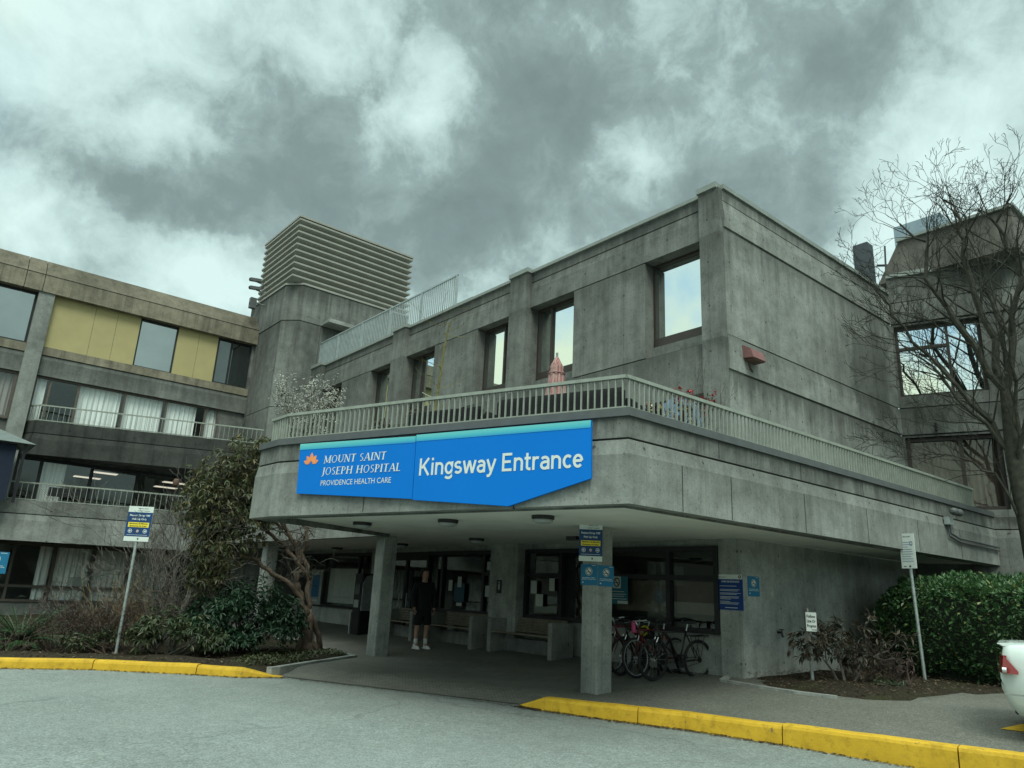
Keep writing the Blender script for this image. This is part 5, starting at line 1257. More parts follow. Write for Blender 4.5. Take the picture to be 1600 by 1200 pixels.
# ------------------------------------------------------------------ bicycles and rack
def bike(x, y, z, rz, lean, lab, framemat, bar='flat', rack=False, extras=()):
    t = thing('bicycle', (x, y, z), lab, 'bicycle', 'bicycles parked under the canopy', rz); t.rotation_euler = (lean, 0, rz)
    Rw = .335; L = 1.03
    for wx in (0, L):
        w = MB(); w.torus((wx, 0, Rw), Rw - .022, .022, (1, 0, 0), (0, 0, 1), 40, 8); wh = w.build('wheel', RUBBER, t, smooth=True, local=True)
        w = MB(); w.torus((wx, 0, Rw), Rw - .05, .008, (1, 0, 0), (0, 0, 1), 40, 6); w.build('rim', STEEL if bar == 'silver' else DARKMET, wh, smooth=True, local=True)
        w = MB()
        for k in range(16):
            a = k * math.pi / 8; w.tube([(wx, (-1) ** k * .02, Rw), (wx + math.cos(a) * (Rw - .05), 0, Rw + math.sin(a) * (Rw - .05))], .0014, 3, False)
        w.build('spokes', STEEL, wh, local=True); w = MB(); w.lathe((wx, -.045, Rw), [(.02, 0), (.02, .09)], 10, 'y'); w.build('hub', SILVER, wh, local=True)
    bb = (.60, 0, .29); hd0 = (.12, 0, .72); hd1 = (.09, 0, .83); st = (.735, 0, .80); ra = (L, 0, Rw)
    f = MB()
    f.tube([hd1, (.14, 0, .66)], .02, 8); f.tube([(.13, 0, .69), bb], .019, 8); f.tube([(.10, 0, .79), st], .017, 8); f.tube([bb, st], .016, 8)
    for s_ in (-.05, .05): f.tube([bb, (L, s_, Rw)], .010, 6); f.tube([(.735, 0, .77), (L, s_, Rw)], .009, 6)
    f.build('frame', framemat, t, local=True, smooth=True)
    f = MB()
    for s_ in (-.045, .045): f.tube([(.14, s_ * .6, .66), (.10, s_, .5), (0, s_, Rw)], [.014, .012, .009], 6)
    f.build('fork', framemat, t, local=True, smooth=True)
    h = MB(); h.tube([hd1, (.04, 0, .93)], .013, 6)
    hz = .94
    h.tube([(.10, -.29, hz + .02), (.05, -.12, hz), (.04, 0, hz), (.05, .12, hz), (.10, .29, hz + .02)], .011, 6); hb = h.build('handlebar', SILVER if bar == 'silver' else DARKMET, t, local=True, smooth=True)
    for s_ in (-1, 1):
        g_ = MB(); g_.tube([(.09, .19 * s_, hz + .015), (.10, .30 * s_, hz + .02)], .017, 8); g_.build('grip', RUBBER, hb, local=True)
        g_ = MB(); g_.tube([(.06, .16 * s_, hz - .01), (.0, .24 * s_, hz - .03)], .006, 5); g_.build('brake_lever', STEEL, hb, local=True)
    s = MB(); s.tube([st, (.77, 0, .93)], .013, 6); s.build('seat_post', STEEL, t, local=True)
    s = MB(); s.hexa([(.62, -.02, .93), (.90, -.07, .93), (.90, .07, .93), (.62, .02, .93), (.62, -.012, .965), (.90, -.06, .985), (.90, .06, .985), (.62, .012, .965)]); s.build('saddle', RUBBER, t, local=True, bevel=.012)
    c = MB(); c.lathe((.60, -.055, .29), [(.085, 0), (.085, .006)], 20, 'y'); c.lathe((L, -.05, Rw), [(.045, 0), (.045, .012)], 16, 'y'); c.tube([(.60, -.052, .375), (L, -.045, Rw + .045)], .005, 4); c.tube([(.60, -.052, .205), (L, -.045, Rw - .045)], .005, 4); c.build('chain_set', DARKMET, t, local=True)
    for s_ in (-1, 1):
        k = MB(); k.tube([(.60, s_ * .07, .29), (.60 + s_ * .09, s_ * .09, .29 - s_ * .14)], .009, 5); k.box(.55 + s_ * .09, .65 + s_ * .09, s_ * .10 - .0 if s_ > 0 else -.19, .19 if s_ > 0 else -.10, .275 - s_ * .14, .30 - s_ * .14); k.build('pedal', DARKMET, t, local=True)
    b = MB()
    for s_ in (-.035, .035): b.tube([(.07, s_, .70), (.03, s_, .62)], .008, 5)
    b.build('brake', SILVER, t, local=True)
    if rack:
        k = MB()
        for s_ in (-.06, .06): k.tube([(.80, s_, .72), (1.22, s_, .74)], .008, 5); k.tube([(1.12, s_, .735), (L, s_, Rw)], .007, 5); k.tube([(.9, s_, .73), (L, s_, Rw)], .007, 5)
        for q in (.86, .98, 1.1, 1.2): k.tube([(q, -.06, .733), (q, .06, .733)], .006, 5)
        k.build('carrier', DARKMET, t, local=True)
        k = MB(); k.torus((L, 0, Rw), .375, .018, (1, 0, 0), (0, 0, 1), 40, 6); k.v = [(a, b_, c_) for a, b_, c_ in k.v]; 
    for e in extras:
        k = MB()
        if e == 'lock': k.torus((.62, .0, .76), .085, .018, (.5, 0, 1), (0, 1, 0), 20, 6); k.build('bike_lock', YELLOCK, t, local=True, smooth=True)
        if e == 'bottle': k.lathe((.03, .05, .74), [(.038, 0), (.04, .02), (.04, .16), (.03, .185), (.03, .2)], 12); k.build('bottle', PINKM, t, local=True, smooth=True)
        if e == 'light': k.box(.02, .07, -.03, .03, .80, .87); k.build('front_light', BLACK, t, local=True)
        if e == 'bag': k.box(.70, .86, -.08, .08, .62, .84); k.build('saddle_bag', BLACK, t, local=True, bevel=.02)
    return t
bike(10.25, 8.40, zw(10.4, 8.4), math.radians(-9), math.radians(3), 'dark bicycle with rear carrier nearest the corner pier', DARKMET, 'flat', True, ('light',))
bike(10.32, 8.80, zw(10.3, 9.0), math.radians(-4), math.radians(-4), 'red-framed bicycle with a pink bottle on its handlebar', REDM, 'silver', False, ('bottle',))
bike(10.30, 9.15, zw(10.3, 9.4), math.radians(3), math.radians(3), 'dark bicycle hung with a yellow lock, between two red ones', DARKMET, 'flat', False, ('lock', 'bag'))
bike(10.50, 9.52, zw(10.5, 9.9), math.radians(-2), math.radians(-3), 'red bicycle with silver handlebar half hidden by the front column', REDM, 'silver', False, ())
z = zw(11.0, 8.6)
t = thing('bicycle_rack', (11.0, 8.9, z), 'dark bent-tube rack the bicycles are locked to', 'bicycle rack')
for y in (8.58, 8.98, 9.33):
    m = MB(); m.tube([(11.25, y, z - .05), (10.95, y, z + .60), (10.80, y, z + .72), (10.65, y, z + .62), (10.62, y, z - .05)], .024, 8); m.build('hoop', DARKMET, t, smooth=True)
m = MB(); m.tube([(11.25, 8.3, z + .02), (11.25, 9.6, z + .02)], .022, 6); m.build('base_rail', DARKMET, t)

# ------------------------------------------------------------------ the standing person
def person(px, py, pz, face):
    t = thing('person', (px, py, pz), 'person in black jacket, black shorts and white trainers standing by the benches', 'person', rz=face)
    # local: faces -y, x to the person's left, z up
    def skin(name, joints, bones, mat, root=0, sub=2):
        me = bpy.data.meshes.new(name); me.from_pydata([j[0] for j in joints], bones, [])
        o = bpy.data.objects.new(name, me); COL.objects.link(o)
        md = o.modifiers.new('skin', 'SKIN'); md.use_smooth_shade = True
        for i, j in enumerate(joints):
            r = j[1]; me.skin_vertices[0].data[i].radius = r if isinstance(r, tuple) else (r, r)
        me.skin_vertices[0].data[root].use_root = True
        sb_ = o.modifiers.new('sub', 'SUBSURF'); sb_.levels = sub; sb_.render_levels = sub
        dg = bpy.context.evaluated_depsgraph_get(); bpy.context.view_layer.update()
        m2 = bpy.data.meshes.new_from_object(o.evaluated_get(dg)); m2.materials.clear(); m2.materials.append(mat)
        for p in m2.polygons: p.use_smooth = True
        bpy.data.objects.remove(o); r = bpy.data.objects.new(name, m2); COL.objects.link(r); r.parent = t; return r
    J = []; B = []
    def j(p, r, par=None):
        J.append((p, r)); i = len(J) - 1
        if par is not None: B.append((par, i))
        return i
    pel = j((0, 0, .96), (.115, .085)); wa = j((0, 0, 1.10), (.11, .08), pel); ch = j((0, .01, 1.30), (.14, .095), wa); nk0 = j((0, .015, 1.47), (.075, .065), ch); nk = j((0, .005, 1.545), (.062, .062), nk0)
    hd = j((-.005, -.015, 1.63), (.082, .098), nk); hd2 = j((-.01, -.012, 1.70), (.088, .105), hd); hd3 = j((-.01, -.005, 1.765), (.070, .085), hd2)
    for s in (-1, 1):
        sh = j((s * .20, .015, 1.42), .060, ch); el = j((s * .275, .03, 1.16), .046, sh); wr = j((s * .258, -.05, .90), .034, el); j((s * .250, -.07, .845), (.042, .028), wr)
        hp = j((s * .095, 0, .88), .092, pel); kn = j((s * .115, -.02 * s - .01, .50), .056, hp); cf = j((s * .12, .02, .34), .054, kn); an = j((s * .125, .01, .09), .036, cf); j((s * .135, -.10, .045), (.036, .028), an)
    skin('body', J, B, SKIN)
    # hands: five fingers each, rooted in the palm
    for s in (-1, 1):
        m = MB(); c = Vector((s * .250, -.072, .835))
        for k in range(4):
            b = c + Vector((s * .004, -.030 + k * .019, -.022)); L = (.058, .068, .064, .050)[k]
            m.tube([b, b + Vector((-s * .006, 0, -L * .5)), b + Vector((-s * .022, 0, -L))], [.0092, .0085, .0065], 6)
        b = c + Vector((-s * .004, -.034, .012)); m.tube([b, b + Vector((-s * .012, -.022, -.024)), b + Vector((-s * .016, -.026, -.05))], [.0105, .0095, .007], 6)
        m.build('fingers', SKIN, t, smooth=True, local=True)
    # jacket, shorts
    J = []; B = []
    w = j((0, 0, .80), (.205, .165)); w = j((0, 0, .90), (.205, .165), w); c1 = j((0, 0, 1.10), (.205, .155), w); c2 = j((0, .012, 1.30), (.225, .160), c1); c3 = j((0, .02, 1.445), (.13, .10), c2); j((0, .015, 1.51), (.085, .08), c3)
    for s in (-1, 1): sh = j((s * .20, .015, 1.42), .095, c2); el = j((s * .275, .03, 1.16), .078, sh); e2 = j((s * .262, -.040, .95), .062, el); j((s * .258, -.055, .905), .058, e2)
    skin('jacket', J, B, JACKET)
    J = []; B = []
    w = j((0, 0, 1.0), (.17, .13)); p = j((0, 0, .88), (.17, .13), w)
    for s in (-1, 1): a = j((s * .10, -.002, .78), .125, p); b = j((s * .118, -.012, .60), .112, a); j((s * .12, -.015, .50), .108, b)
    skin('shorts', J, B, SHORTS)
    for s in (-1, 1):
        m = MB(); m.tube([(s * .124, .015, .22), (s * .125, .011, .09)], [.046, .044], 12); m.build('sock', SOCK, t, smooth=True, local=True)
        m = MB(); x = s * .135
        rows = [(.075, .030, .10), (.05, .040, .115), (0, .042, .095), (-.06, .046, .075), (-.12, .048, .06), (-.165, .036, .045), (-.185, .018, .03)]
        i0 = len(m.v)
        for y, hw, h in rows: m.v += [(x - hw, y, 0), (x + hw, y, 0), (x + hw * .95, y, h * .6), (x + hw * .5, y, h), (x - hw * .5, y, h), (x - hw * .95, y, h * .6)]
        for i in range(len(rows) - 1):
            for k in range(6): a = i0 + i * 6 + k; b = i0 + i * 6 + (k + 1) % 6; m.f.append((a, b, b + 6, a + 6))
        m.f.append(tuple(i0 + k for k in range(6))); e = i0 + (len(rows) - 1) * 6; m.f.append(tuple(e + k for k in range(6)))
        sh = m.build('trainer', SHOE, t, smooth=True, local=True)
        m = MB(); m.prism([(x - .05, .085), (x + .05, .085), (x + .052, -.10), (x + .03, -.19), (x - .03, -.19), (x - .052, -.10)], -.004, .018); m.build('sole', SHOE, sh, local=True)
    # face and hair, head turned to the person's left
    hr = MB(); hc = Vector((-.008, .008, 1.70))
    for i in range(7):
        a0 = -.15 + i * .25; 
    hr.lathe((hc.x, hc.y + .012, hc.z - .02), [(.070, -.07), (.098, -.02), (.106, .04), (.100, .095), (.070, .135), (.02, .15)], 16); hr.v = [(x, y * 1.08 + (.022 if z < hc.z + .03 else .0), z) for x, y, z in hr.v]; hr.build('hair', HAIRM, t, smooth=True, local=True)
    ft = MB()
    ft.leaf((-.005, -.095, 1.70), (0, -.25, -1), (0, -1, 0), .045, .026); ft.build('nose', SKIN, t, local=True)
    for s in (-1, 1):
        e = MB(); e.lathe((s * .030 - .008, -.094, 1.695), [(.004, -.004), (.009, 0), (.009, .003), (.004, .006)], 8, 'y'); e.build('eye', BLACK, t, local=True)
        e = MB(); e.lathe((s * .074 - .008, .0, 1.68), [(.012, -.022), (.022, -.005), (.020, .012), (.008, .026)], 8); e.v = [((x - (s * .074 - .008)) * .45 + s * .074 - .008, y, z) for x, y, z in e.v]; e.build('ear', SKIN, t, local=True)
    mo = MB(); mo.box(-.028, .014, -.096, -.088, 1.634, 1.641); mo.build('mouth', plain('lips', (.30, .13, .11), .5), t, local=True)
    return t
person(9.93, 14.98, zw(9.93, 14.98) + .006, math.radians(-8))

# ------------------------------------------------------------------ vegetation
def grow(mb, p, d, L, r, depth, rr, tips, spread=.55, up=.12, ratio=.78, kink=.18, kids=(2, 3), sides=5, rmin=.002, seg=3):
    """one limb and its side limbs"""
    p = Vector(p); d = Vector(d).normalized(); pts = [p.copy()]; rad = [r]
    for i in range(seg):
        d = (d + Vector((rr.gauss(0, kink), rr.gauss(0, kink), rr.gauss(0, kink) + up * .4))).normalized()
        p = p + d * (L / seg); pts.append(p.copy()); rad.append(max(rmin, r * (1 - .38 * (i + 1) / seg)))
    mb.tube(pts, rad, sides if r > .012 else 3, False)
    if depth == 0: tips.append((p, d)); return
    for k in range(rr.randint(*kids)):
        ax = d.orthogonal().normalized(); ax.rotate(Matrix.Rotation(rr.uniform(0, 6.28), 3, d))
        a = abs(rr.gauss(spread, .18)); nd = (d * math.cos(a) + ax * math.sin(a) + Vector((0, 0, up))).normalized()
        q = pts[-1] if k == 0 else pts[rr.randint(max(1, seg - 2), seg)]
        grow(mb, q, nd, L * ratio * rr.uniform(.75, 1.15), rad[-1] * (.82 if k == 0 else .66), depth - 1, rr, tips, spread, up, ratio, kink, kids, sides, rmin, seg)
def whorl(mb, p, d, rr, n, L, w, droop, spread=1.0):
    d = Vector(d).normalized()
    for i in range(n):
        ax = d.orthogonal().normalized(); ax.rotate(Matrix.Rotation(rr.uniform(0, 6.28), 3, d))
        v = (d * rr.uniform(.1, .7) + ax * spread + Vector((0, 0, -droop * rr.uniform(.5, 1.4)))).normalized()
        l = L * rr.uniform(.7, 1.2); mb.leaf(p + v * .01, v, (rr.gauss(0, .3), rr.gauss(0, .3), 1), l, w * l / L)

# big leggy rhododendron with twisted trunks, crown left of the canopy
rr = random.Random(11)
rt_ = thing('rhododendron_tree', (7.25, 15.4, 0), 'big old rhododendron with twisted reddish trunks and drooping olive leaves', 'tree')
tk = MB()
def limb(pts, r0, r1, n=7, wob=.03):
    P = []; k = len(pts)
    for i in range(k - 1):
        for q in range(4): P.append(Vector(pts[i]).lerp(Vector(pts[i + 1]), q / 4) + (Vector((rr.gauss(0, wob), rr.gauss(0, wob), 0)) if i + q else Vector()))
    P.append(Vector(pts[-1])); tk.tube(P, [r0 + (r1 - r0) * i / (len(P) - 1) for i in range(len(P))], n); return P
limb([(7.35, 15.4, -.1), (7.30, 15.42, .25), (7.22, 15.4, .78)], .17, .105); limb([(7.55, 15.45, -.1), (7.42, 15.5, .3), (7.30, 15.5, .9)], .10, .06); limb([(7.12, 15.38, -.1), (7.2, 15.38, .3), (7.2, 15.4, .7)], .08, .06)
limb([(7.85, 15.75, -.05), (7.6, 15.6, .35), (7.35, 15.5, .8)], .07, .05)
limb([(7.22, 15.4, .75), (7.0, 15.42, 1.15), (6.72, 15.4, 1.44), (6.30, 15.35, 1.60), (5.95, 15.4, 1.86), (5.56, 15.4, 1.93), (5.5, 15.4, 2.1)], .062, .03, wob=.02)
s1 = limb([(7.22, 15.4, .75), (7.02, 15.5, 1.2), (6.90, 15.5, 1.55), (7.02, 15.55, 1.85), (6.75, 15.5, 2.35), (6.2, 15.5, 2.9), (5.8, 15.45, 3.6)], .085, .03)
s2 = limb([(7.3, 15.5, .85), (7.22, 15.6, 1.5), (7.16, 15.7, 2.1), (7.12, 15.75, 2.6), (6.7, 15.7, 3.2), (6.3, 15.6, 3.8)], .06, .025)
s3 = limb([(7.1, 15.5, 1.6), (6.75, 15.6, 2.1), (6.35, 15.7, 2.4), (5.9, 15.6, 2.7), (5.3, 15.5, 3.0), (4.85, 15.5, 3.4)], .05, .02)
s4 = limb([(6.5, 15.5, 2.55), (6.0, 15.4, 2.75), (5.4, 15.3, 2.75), (4.9, 15.2, 2.5)], .035, .015)
tk.build('trunk', PINKBARK, rt_, smooth=True)
br = MB(); tips = []
for S in (s1, s2, s3, s4):
    for p in S[len(S) // 2:]:
        for k in range(3): grow(br, p, (rr.gauss(-.25, .6), rr.gauss(0, .6), rr.gauss(.25, .5)), .42, .016, 2, rr, tips, .6, .10, .75, .25, (2, 2), 4)
br2 = MB(); tp2 = []
for k in range(34): grow(br2, s1[10] + Vector((rr.gauss(-.1, .35), rr.gauss(0, .3), rr.gauss(-.1, .2))), (rr.gauss(0, .8), rr.gauss(0, .5), rr.gauss(.2, .7)), .28, .012, 2, rr, tp2, .6, .05, .75, .3, (2, 2), 3)
br.v += []; br.build('branches', TWIG, rt_); br2.build('bare_twigs', DARKBARK, rt_)
lf = MB()
def crown_pts(n, balls):
    out = []
    while len(out) < n:
        c, r = rr.choice(balls); v = Vector((rr.gauss(0, 1), rr.gauss(0, 1), rr.gauss(0, 1))).normalized() * (rr.random() ** .4)
        out.append((Vector(c) + Vector((v.x * r[0], v.y * r[1], v.z * r[2])), v))
    return out
BALLS = [((5.55, 15.4, 3.95), (.62, .6, .50)), ((5.15, 15.4, 3.35), (.70, .7, .60)), ((5.75, 15.4, 3.10), (.50, .6, .60)), ((4.85, 15.3, 2.65), (.55, .6, .55)), ((5.45, 15.3, 2.45), (.55, .6, .55)), ((5.05, 15.2, 2.05), (.50, .5, .45)), ((4.65, 15.3, 3.05), (.35, .5, .40)), ((5.95, 15.4, 4.2), (.35, .45, .30)), ((5.0, 15.3, 1.5), (.35, .4, .35))]
for p, v in crown_pts(1250, [(c, (r[0] * 1.12, r[1] * 1.1, r[2] * 1.1)) for c, r in BALLS]): whorl(lf, p, (v + Vector((0, 0, .35))), rr, 9, .145, .038, .75)
for p, d in tips:
    if p.x < 6.2 and p.z > 2.2: whorl(lf, p, d, rr, 7, .145, .038, .75)
lf.build('crown', LEAF_RH, rt_)
tw_ = MB()
for k in range(9): 
    p = Vector((4.9 + rr.random() * .5, 15.0, 2.2 + rr.random() * .4)); q = Vector((-.25 + rr.gauss(0, .1), 0, rr.gauss(.02, .07))); tw_.tube([p, p + q * .6 + Vector((0, 0, .05)), p + q * 1.4, p + q * 2.2 + Vector((rr.gauss(0, .1), -.05, -.25 - rr.random() * .2))], [.009, .008, .006, .004], 5)
tw_.build('bare_arching_twigs', plain('pale_bare_twig', (.16, .14, .11), .8), rt_)

def bush(name, loc, balls, n, L, w, leafmat_, stemmat, label, cat='shrub', per=8, droop=.45, group=None, stems=14, seed=1, shell=.35):
    global rr
    rr = random.Random(seed); t = thing(name, loc, label, cat, group); l = MB(); s = MB()
    for i in range(n):
        c, r = balls[rr.randrange(len(balls))]; v = Vector((rr.gauss(0, 1), rr.gauss(0, 1), abs(rr.gauss(0, 1)) * .9 - .25)).normalized(); v *= rr.random() ** shell
        p = Vector(c) + Vector((v.x * r[0], v.y * r[1], v.z * r[2]))
        if p.z < loc[2] + .06: continue
        whorl(l, p, v + Vector((0, 0, .4)), rr, per, L, w, droop)
    l.build('foliage', leafmat_, t)
    for i in range(stems):
        c, r = balls[rr.randrange(len(balls))]; a = rr.uniform(0, 6.28); e = Vector(c) + Vector((math.cos(a) * r[0], math.sin(a) * r[1], rr.uniform(.2, .9) * r[2])) * .8
        b = Vector(loc) + Vector((rr.gauss(0, .12), rr.gauss(0, .12), -.05)); s.tube([b, b.lerp(e, .5) + Vector((rr.gauss(0, .06), rr.gauss(0, .06), .05)), e], [.02, .014, .006], 5)
    s.build('stems', stemmat, t); return t
bush('rhododendron_bush', (5.9, 15.35, 0.03), [((5.35, 15.2, .85), (.60, .6, .62)), ((6.0, 15.3, .95), (.65, .6, .62)), ((6.6, 15.3, .62), (.60, .55, .62)), ((5.0, 15.1, .55), (.45, .5, .50)), ((6.2, 15.0, .40), (.8, .5, .42)), ((5.5, 14.8, .28), (.6, .4, .30))], 900, .13, .048, LEAF_DK, DARKBARK, 'dense dark green rhododendron bush in front of the canopy columns', seed=21)
bush('rhododendron_bush', (4.35, 14.9, 0.03), [((4.2, 14.9, .48), (.45, .45, .48)), ((4.75, 14.75, .40), (.45, .4, .42)), ((3.95, 15.1, .35), (.3, .35, .38)), ((5.05, 14.6, .25), (.28, .3, .28))], 330, .125, .036, LEAF_OL, DARKBARK, 'low olive rhododendron bush right beside the left sign post', droop=.8, seed=22)

bush('green_shrub', (3.55, 15.75, 0.03), [((3.45, 15.8, .28), (.35, .3, .26)), ((3.0, 15.75, .2), (.3, .25, .2))], 130, .09, .028, LEAF_OL, TWIGB, 'low green shrub at the foot of the brown twigs left of the sign post', droop=.5, seed=23, stems=8)

def bare_shrub(name, loc, n, L, r, depth, mat, label, lean=.35, seed=1, spread=.5, up=.15, ratio=.78, cat='shrub', kids=(2, 3), wide=.12, leaves=None):
    rr = random.Random(seed); t = thing(name, loc, label, cat); m = MB(); tips = []
    for i in range(n):
        a = rr.uniform(0, 6.28); l = rr.uniform(.1, 1) * lean
        grow(m, Vector(loc) + Vector((math.cos(a) * wide * rr.random(), math.sin(a) * wide * rr.random(), -.05)), (math.cos(a) * l, math.sin(a) * l, 1), L * rr.uniform(.7, 1.15), r * rr.uniform(.6, 1.1), depth, rr, tips, spread, up, ratio, .14, kids, 5, .0035)
    m.build('stems', mat, t)
    if leaves:
        lm, k, Lf, wf = leaves; l = MB()
        for p, d in tips:
            if rr.random() < k: whorl(l, p, d, rr, 4, Lf, wf, .5)
        l.build('leaves', lm, t)
    return t
bare_shrub('bare_shrub', (4.75, 17.2, 0), 11, 1.25, .034, 5, TWIG, 'tall grey bare shrub with fine twigs before the lower balcony', .55, 31, .45, .10)
bare_shrub('bare_shrub', (4.25, 16.4, 0), 14, .72, .020, 5, TWIG, 'grey twiggy shrub behind the left sign post', .9, 32, .5, .05, wide=.3)
bare_shrub('bare_shrub', (4.0, 16.9, 0), 34, .60, .014, 3, TWIGY, 'straw-coloured bare shrub left of the olive bush', .7, 33, .45, .10, wide=.35)
bare_shrub('bare_shrub', (3.45, 16.0, 0), 26, .36, .012, 4, TWIGB, 'brown bare shrub between the clipped twigs and the post', .6, 37, .5, .06, wide=.3)
bare_shrub('bare_shrub', (2.95, 16.3, 0), 26, .42, .013, 4, TWIGB, 'clipped reddish-brown bare shrub beside the fern', .75, 34, .55, .02, .72, wide=.35, leaves=(LEAF_BR, .15, .05, .02))
bare_shrub('bare_shrub', (1.95, 16.1, 0), 14, .2, .008, 3, TWIGB, 'low brown twigs at the left edge below the fern', 1.2, 36, .6, .0, wide=.35)
def fern(loc, n, L, label, seed):
    rr = random.Random(seed); t = thing('fern', loc, label, 'fern'); m = MB(); s = MB()
    for i in range(n):
        a = rr.uniform(0, 6.28); e = rr.uniform(.5, 1.25); l = L * rr.uniform(.7, 1.1); P = []
        for k in range(9):
            q = k / 8; h = math.sin(e) * l * q - .55 * l * q * q * math.cos(e); P.append(Vector(loc) + Vector((math.cos(a) * l * q * math.cos(e * (1 - .3 * q)), math.sin(a) * l * q * math.cos(e * (1 - .3 * q)), max(.02, h))))
        s.tube(P, [.006] * 8 + [.002], 3, False)
        for k in range(1, 9):
            d = (P[k] - P[k - 1]).normalized(); sd = d.cross(Vector((0, 0, 1))).normalized()
            for f in (0, .5):
                for sg in (-1, 1): m.leaf(P[k - 1].lerp(P[k], f), (sd * sg + d * .5 + Vector((0, 0, -.2))), (0, 0, 1), .13 * (1 - .75 * (k - 1 + f) / 8.5), .036)
    m.build('fronds', LEAF_FN, t); s.build('stalks', LEAF_FN, t)
fern((2.22, 16.75, 0.05), 90, 1.0, 'big green sword fern at the left edge of the bed', 41)

# clipped laurel hedge at the right
rr = random.Random(51)
hg = thing('laurel_hedge', (16.0, 5.0, .2), 'large clipped laurel hedge before the right wing', 'hedge')
l = MB(); HX0, HX1, HY0, HY1, HZ = 14.65, 18.6, 2.8, 6.95, 2.14
def hedge_pt():
    while True:
        a = rr.random()
        if a < .30: p, nn = Vector((HX0, rr.uniform(HY0, HY1), rr.uniform(.3, HZ))), Vector((-1, 0, 0))
        elif a < .55: p, nn = Vector((rr.uniform(HX0, HX1), HY0, rr.uniform(.3, HZ))), Vector((0, -1, 0))
        elif a < .70: p, nn = Vector((rr.uniform(HX0, HX1), HY1, rr.uniform(.3, HZ))), Vector((0, 1, 0))
        else: p, nn = Vector((rr.uniform(HX0, HX1), rr.uniform(HY0, HY1), HZ)), Vector((0, 0, 1))
        c = Vector(((HX0 + HX1) / 2, (HY0 + HY1) / 2, 1.1)); q = p - c; h = Vector(((HX1 - HX0) / 2, (HY1 - HY0) / 2, 1.02))
        u = Vector((q.x / h.x, q.y / h.y, q.z / h.z)); k = (abs(u.x) ** 3.6 + abs(u.y) ** 3.6 + abs(u.z) ** 3.6) ** (1 / 3.6)
        u = u / k; bul = 1 + .035 * math.sin(p.x * 4.1 + p.z * 3) + .03 * math.sin(p.y * 5.3 + p.z * 2.2)
        return c + Vector((u.x * h.x, u.y * h.y, u.z * h.z)) * bul, nn
for i in range(19000):
    p, nn = hedge_pt(); p = p - nn * abs(rr.gauss(0, .09)) + nn * .05 * rr.random()
    v = (nn * rr.uniform(.25, 1) + Vector((rr.gauss(0, .6), rr.gauss(0, .6), rr.gauss(.15, .6)))).normalized()
    L_ = rr.uniform(.075, .125); l.leaf(p, v, (rr.gauss(0, .5), rr.gauss(0, .5), 1), L_, L_ * .42)
l.build('foliage', LEAF_HG, hg)
s = MB()
for i in range(40):
    x, y = rr.uniform(HX0 + .3, HX1 - .3), rr.uniform(HY0 + .3, HY1 - .3); s.tube([(x, y, .05), (x + rr.gauss(0, .1), y + rr.gauss(0, .1), 1.0), (x + rr.gauss(0, .2), y + rr.gauss(0, .2), 1.95)], [.03, .02, .008], 5)
s.build('stems', DARKBARK, hg)
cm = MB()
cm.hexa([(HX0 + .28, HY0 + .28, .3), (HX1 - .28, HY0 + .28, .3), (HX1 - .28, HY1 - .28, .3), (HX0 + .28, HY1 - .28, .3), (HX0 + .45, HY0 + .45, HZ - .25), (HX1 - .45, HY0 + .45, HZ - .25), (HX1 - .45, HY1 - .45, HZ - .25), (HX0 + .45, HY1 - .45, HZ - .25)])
cm.build('shade_core', plain('dark_hedge_inside', (.012, .018, .010), .95), hg)  # solid near-black block; its colour paints the shade between the leaves

# leggy sparse rhododendron and low plants in the right bed
rr = random.Random(61)
lg = thing('leggy_shrub', (12.35, 6.25, .24), 'leggy sparse rhododendron with drooping dark leaves in the right bed', 'shrub')
m = MB(); tips = []
for a, b, n in (((12.45, 6.25, .2), (-.55, .35, 1), 3), ((12.45, 6.2, .2), (-.2, .2, 1), 3), ((12.5, 6.15, .2), (.5, -.35, .9), 3)):
    grow(m, a, b, .52, .026, 3, rr, tips, .55, .06, .72, .22, (2, 3), 5)
m.build('stems', TWIG, lg); l = MB()
for c, r, k in (((11.95, 6.55, .85), (.36, .34, .28), 34), ((12.4, 6.2, 1.02), (.46, .4, .32), 50), ((12.75, 6.1, .62), (.40, .4, .28), 34)):
    for i in range(k):
        v = Vector((rr.gauss(0, 1), rr.gauss(0, 1), rr.gauss(0, 1))).normalized() * rr.random() ** .4
        whorl(l, (Vector(c) + Vector((v.x * r[0], v.y * r[1], v.z * r[2]))), v + Vector((0, 0, .3)), rr, 6, .125, .038, .7)
for p, d in tips: whorl(l, p, d, rr, rr.randint(5, 10), .14, .042, .8)
l.build('leaves', LEAF_BR, lg)
bare_shrub('bare_shrub', (13.0, 5.9, .24), 12, .30, .010, 4, TWIGB, 'tangle of brown bare stems between the leggy shrub and the hedge', .9, 62, .6, .02, wide=.3, leaves=(LEAF_BR, .12, .05, .02))
bush('seedling_shrub', (13.5, 6.6, .24), [((13.5, 6.6, .62), (.35, .35, .42))], 60, .09, .03, LEAF_DK, TWIG, 'small dark green shrub against the side wall near the hedge', seed=63, per=6)
bush('brown_shrub', (13.55, 5.75, .24), [((13.55, 5.75, .50), (.24, .24, .30))], 45, .07, .022, leafmat('purple_brown_leaf', [(0, (.05, .03, .03)), (1, (.10, .06, .055))]), TWIGB, 'low purplish-brown shrub at the foot of the right sign post', seed=64, per=6, droop=1)
bush('flowering_clump', (12.6, 5.55, .22), [((12.6, 5.55, .26), (.30, .28, .16))], 60, .11, .02, LEAF_OL, TWIG, 'low yellowish strap-leaved clump at the edge of the right bed', seed=65, per=6, droop=.4, stems=4)

